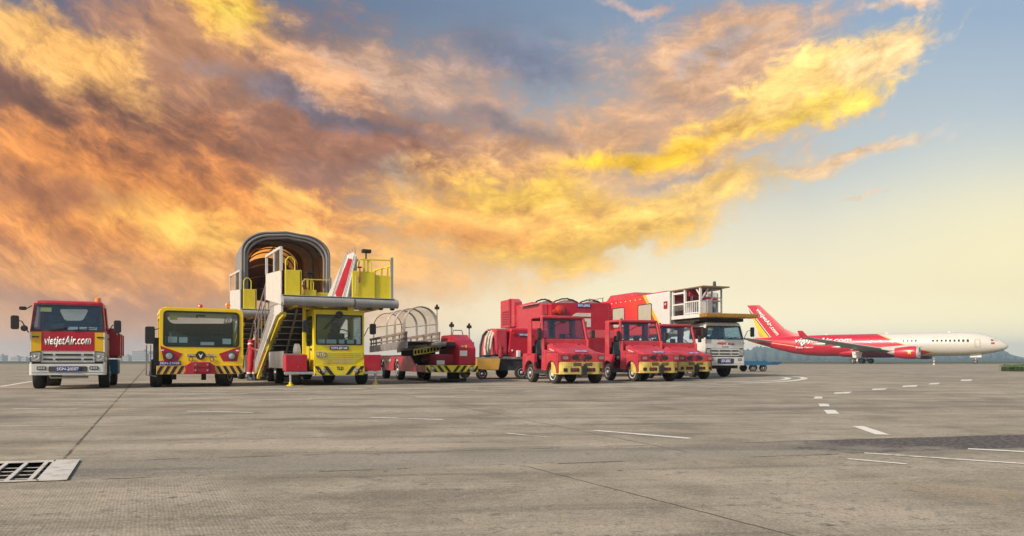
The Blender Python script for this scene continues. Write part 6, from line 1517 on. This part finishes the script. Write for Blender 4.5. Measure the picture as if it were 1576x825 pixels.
def worker():
    v = Veh('person', 389, 586.6, 62, 'person in a red coverall with reflective bands standing beside the yellow tractor', 'person')
    P = v.o
    # facing local -y; origin between the feet
    K = dict(pelvis=(0, 0, .95), waist=(0, -.03, 1.10), chest=(0, -.07, 1.32), neck=(0, -.12, 1.50), head=(0, -.16, 1.62), crown=(0, -.17, 1.74))
    V = [K[k] for k in ('pelvis', 'waist', 'chest', 'neck', 'head', 'crown')]; E = [(0, 1), (1, 2), (2, 3), (3, 4), (4, 5)]; Rr = [(.155, .12), (.145, .11), (.17, .12), (.055, .06), (.075, .095), (.06, .08)]
    def add(p, par, r): V.append(p); Rr.append(r); E.append((par, len(V) - 1)); return len(V) - 1
    fingers = []
    for s in (-1, 1):
        h = add((s * .10, 0, .88), 0, .10); k = add((s * .13, -.03 if s < 0 else .03, .50), h, .07); a = add((s * .15, .02 if s < 0 else .08, .10), k, .05); add((s * .17, -.10, .05), a, (.045, .035))
        sh = add((s * .19, -.08, 1.42), 2, .065); el = add((s * .27, -.16, 1.16), sh, .052); wr = add((s * .16, -.40, 1.10), el, .035); pm = add((s * .14, -.47, 1.10), wr, (.038, .02))
        for j in range(4):
            f1 = add((s * .14 + (j - 1.5) * .021, -.52, 1.10), pm, .011); f2 = add((s * .14 + (j - 1.5) * .022, -.555 + .008 * abs(j - 1.4), 1.085), f1, .009); add((s * .14 + (j - 1.5) * .022, -.565, 1.055), f2, .008)
        t1 = add((s * .14 - s * .04, -.48, 1.085), pm, .012); add((s * .14 - s * .045, -.52, 1.065), t1, .010)
    body = skin_mesh('body', V, E, Rr, M_SKIN, P)
    # coverall: same skeleton, thicker, stops at neck, wrists and ankles
    V2 = [K['pelvis'], K['waist'], K['chest'], (0, -.10, 1.45)]; E2 = [(0, 1), (1, 2), (2, 3)]; R2 = [(.19, .15), (.18, .14), (.205, .15), (.085, .085)]
    def add2(p, par, r): V2.append(p); R2.append(r); E2.append((par, len(V2) - 1)); return len(V2) - 1
    for s in (-1, 1):
        h = add2((s * .10, 0, .88), 0, .13); k = add2((s * .13, -.03 if s < 0 else .03, .50), h, .098); add2((s * .15, .02 if s < 0 else .08, .20), k, .085)
        sh = add2((s * .19, -.08, 1.42), 2, .09); el = add2((s * .27, -.16, 1.16), sh, .075); add2((s * .175, -.37, 1.105), el, .056)
    cv = skin_mesh('coverall', V2, E2, R2, M_OVERALL, P)
    for s in (-1, 1):
        b = MB(); b.lathe((s * .146, .01 if s < 0 else .07, .25), (0, 0, 1), [(0, .094), (.06, .098)], 16); b.build('reflective_band', M_HIVIS, cv)
        b = MB(); d = Vector((s * .08, -.08, -.26)).normalized(); b.lathe(Vector((s * .215, -.105, 1.33)), d, [(0, .088), (.05, .085)], 16); b.build('reflective_band', M_HIVIS, cv)
        b = MB(); b.loft([[Vector((s * .15 + w * math.cos(2 * math.pi * k / 14), (.02 if s < 0 else .08) - (.05 if z < .12 else 0) + l * math.sin(2 * math.pi * k / 14), z)) for k in range(14)] for (z, w, l) in ((0, .055, .15), (.05, .058, .15), (.10, .058, .12), (.14, .062, .075), (.24, .066, .07))]); b.build('boot', M_BOOT, P, smooth=True)
        b = MB(); b.lathe((s * .033, -.245, 1.655), (0, -1, 0), [(-.01, .014), (0, .012), (.004, 0)], 8); b.build('eye', M_HAIR, body)
        b = MB(); b.lathe((s * .082, -.15, 1.64), (s, 0, 0), [(0, .028), (.012, .022), (.014, 0)], 10); b.build('ear', M_SKIN, body, smooth=True)
    b = MB(); b.add([(-.014, -.245, 1.625), (.014, -.245, 1.625), (0, -.285, 1.622), (0, -.25, 1.67)], [(0, 2, 1), (0, 3, 2), (1, 2, 3), (0, 1, 3)]); b.build('nose', M_SKIN, body)
    b = MB(); b.box(-.022, .022, -.256, -.24, 1.592, 1.598); b.build('mouth', M_DKRED, body)
    b = MB(); b.loft([[Vector((r * math.cos(2 * math.pi * k / 16), -.155 + r * 1.12 * math.sin(2 * math.pi * k / 16), z)) for k in range(16)] for (z, r) in ((1.68, .088), (1.73, .092), (1.77, .080), (1.80, .045), (1.81, .01))]); b.build('hair', M_HAIR, body, smooth=True)
worker()

# ------------------------------------------------------------------ far background
def far_woods():
    rnd = random.Random(7)
    m = bpy.data.materials.new('woodland'); m.use_nodes = True; nt = m.node_tree; x = NX(nt); bs = nt.nodes['Principled BSDF']
    geo = nt.nodes.new('ShaderNodeNewGeometry'); n = x.noise(geo.outputs['Position'], .12, 6, .7)
    nt.links.new(x.mix(x.step(n, .35, .65), (.025, .045, .04), (.07, .10, .06)), bs.inputs['Base Color']); bs.inputs['Roughness'].default_value = .9
    b = MB()
    ico = bmesh.new(); bmesh.ops.create_icosphere(ico, subdivisions=2, radius=1.0); iv = [v.co.copy() for v in ico.verts]; jf = [tuple(v.index for v in f.verts) for f in ico.faces]; ico.free()
    def clump(cx, cy, cz, rx, rz):
        ph = rnd.uniform(0, 9)
        vs = [(cx + p.x * rx * (1 + .25 * math.sin(5 * p.z + ph) + rnd.uniform(-.12, .12)), cy + p.y * rx, cz + p.z * rz * (1 + rnd.uniform(-.16, .16))) for p in iv]; b.add(vs, jf)
    def h_at(px):     # skyline height in metres
        t = (px - 1140) / 440
        return 9.5 + 2.4 * math.sin(t * 9 + 1) + 1.6 * math.sin(t * 23) + (2.5 if 1160 < px < 1240 or 1270 < px < 1300 else 0) - (3.0 if px > 1545 else 0)
    for row in range(3):
        Y = 1900 + row * 70; px = 1040
        while px < 1900:
            X = (px - CX) / F_PX * Y; h = h_at(px) * (1 + .08 * row) * rnd.uniform(.78, 1.12)
            h *= 2.0; clump(X, Y + rnd.uniform(-12, 12), h * .5, rnd.uniform(7, 14), h * .56)
            if rnd.random() < .5: clump(X + rnd.uniform(-7, 7), Y, h * .82, rnd.uniform(3.5, 6.5), h * .25)
            px += rnd.uniform(3.5, 7)
    o = b.build('distant_woods', m, smooth=True); tag(o, 'bluish distant woods beyond the airfield behind the airliner', 'woods', kind='stuff')
far_woods()

def far_buildings():
    wm = mat('far_concrete', (.42, .38, .36), .8, dirt=.2, dscale=.05)
    win = mat('far_windows', (.10, .11, .13), .3, dirt=.1)
    rnd = random.Random(3)
    spec = [(-6, 9, 547, 'wide pale block at the picture edge beside the truck mirror'), (16, 12, 549, 'low pale block right of the one at the picture edge'), (32, 8, 551, 'tiny pale block just left of the truck bumper'),
            (178, 7, 550, 'small pale block right behind the red dropside bed'), (189, 8, 547, 'second pale block from the truck bed'), (203, 26, 540.5, 'tallest broad pale block between the truck and the yellow tractor'), (224, 11, 545, 'pale block against the tractor mirror')]
    for (px, w, top, lab) in spec:
        Y = 1500; X = (px - CX) / F_PX * Y; W = w / F_PX * Y; H = (CY - top) / F_PX * Y
        r = bpy.data.objects.new('distant_building', None); col.objects.link(r); r.location = (X + W / 2, Y, 0); tag(r, lab, 'building', 'far pale buildings on the horizon')
        b = MB(); b.box(-W / 2, W / 2, 0, 18, 0, H); b.build('wall', wm, r)
        b = MB(); b.box(-W * .2, W * .15, 4, 12, H, H + 2.5); b.build('roof_house', wm, r)
        k = 2.2
        while k < H - 1.5:
            b = MB(); b.box(-W / 2 + 1, W / 2 - 1, -.15, -.02, k, k + 1.3); b.build('window_band', win, r); k += 3.3
far_buildings()

def bushes():
    # low clipped hedge far right and small scrub behind it
    m = bpy.data.materials.new('hedge_leaves'); m.use_nodes = True; nt = m.node_tree; x = NX(nt); bs = nt.nodes['Principled BSDF']
    oi = nt.nodes.new('ShaderNodeNewGeometry'); n = x.noise(oi.outputs['Position'], 3, 4, .7)
    nt.links.new(x.mix(n, (.015, .05, .01), (.07, .16, .03)), bs.inputs['Base Color']); bs.inputs['Roughness'].default_value = .7
    rnd = random.Random(5)
    r = bpy.data.objects.new('hedge', None); col.objects.link(r); base = G(1605, 572.5); r.location = base; tag(r, 'low dark green clipped hedge at the right edge', 'hedge')
    b = MB()
    for i in range(5200):
        x_ = rnd.uniform(-2.2, 2.4); y_ = rnd.uniform(0, 1.2); z_ = rnd.uniform(.03, .46 + .05 * math.sin(x_ * 5))
        if abs(x_) < 2.0 and .12 < y_ < 1.05 and z_ < .34 and rnd.random() < .7: continue
        p = Vector((x_, y_, z_)); a = Vector((rnd.uniform(-1, 1), rnd.uniform(-1, 1), rnd.uniform(-1, 1))).normalized(); c = a.orthogonal().normalized(); s = rnd.uniform(.03, .06)
        b.add([p - a * s, p + c * s * .5, p + a * s, p - c * s * .5], [(0, 1, 2, 3)])
    b.build('foliage', m, r)
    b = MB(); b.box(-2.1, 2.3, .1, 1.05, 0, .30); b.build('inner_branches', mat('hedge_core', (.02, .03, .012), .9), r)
bushes()

def far_marker():
    r = bpy.data.objects.new('marker_post', None); col.objects.link(r); r.location = G(1437.5, 562.3); r.location = (F_PX and (1437.5 - CX) / F_PX * 130, 130, 0)
    tag(r, 'small red and white marker post standing below the airliner nose', 'marker post')
    b = MB(); b.lathe((0, 0, 0), (0, 0, 1), [(0, .30), (.06, .30), (.06, .09), (1.15, .07), (1.17, 0)], 14); b.build('post', M_WHITE, r, smooth=True)
    for z in (.35, .85):
        b = MB(); b.lathe((0, 0, z), (0, 0, 1), [(0, .098), (.16, .095)], 14); b.build('red_band', M_RED, r)
far_marker()

def air_haze():
    m = bpy.data.materials.new('haze'); m.use_nodes = True; nt = m.node_tree; nt.nodes.clear()
    out = nt.nodes.new('ShaderNodeOutputMaterial'); vp = nt.nodes.new('ShaderNodeVolumePrincipled')
    vp.inputs['Color'].default_value = (.58, .80, 1.0, 1); vp.inputs['Density'].default_value = HAZE; vp.inputs['Anisotropy'].default_value = .2
    nt.links.new(vp.outputs[0], out.inputs['Volume'])
    b = MB(); b.box(-2800, 2800, -250, 2750, -1, 60); o = b.build('haze', m); tag(o, 'thin pale haze over the airfield', 'haze', kind='stuff')
HAZE = .00042
air_haze()
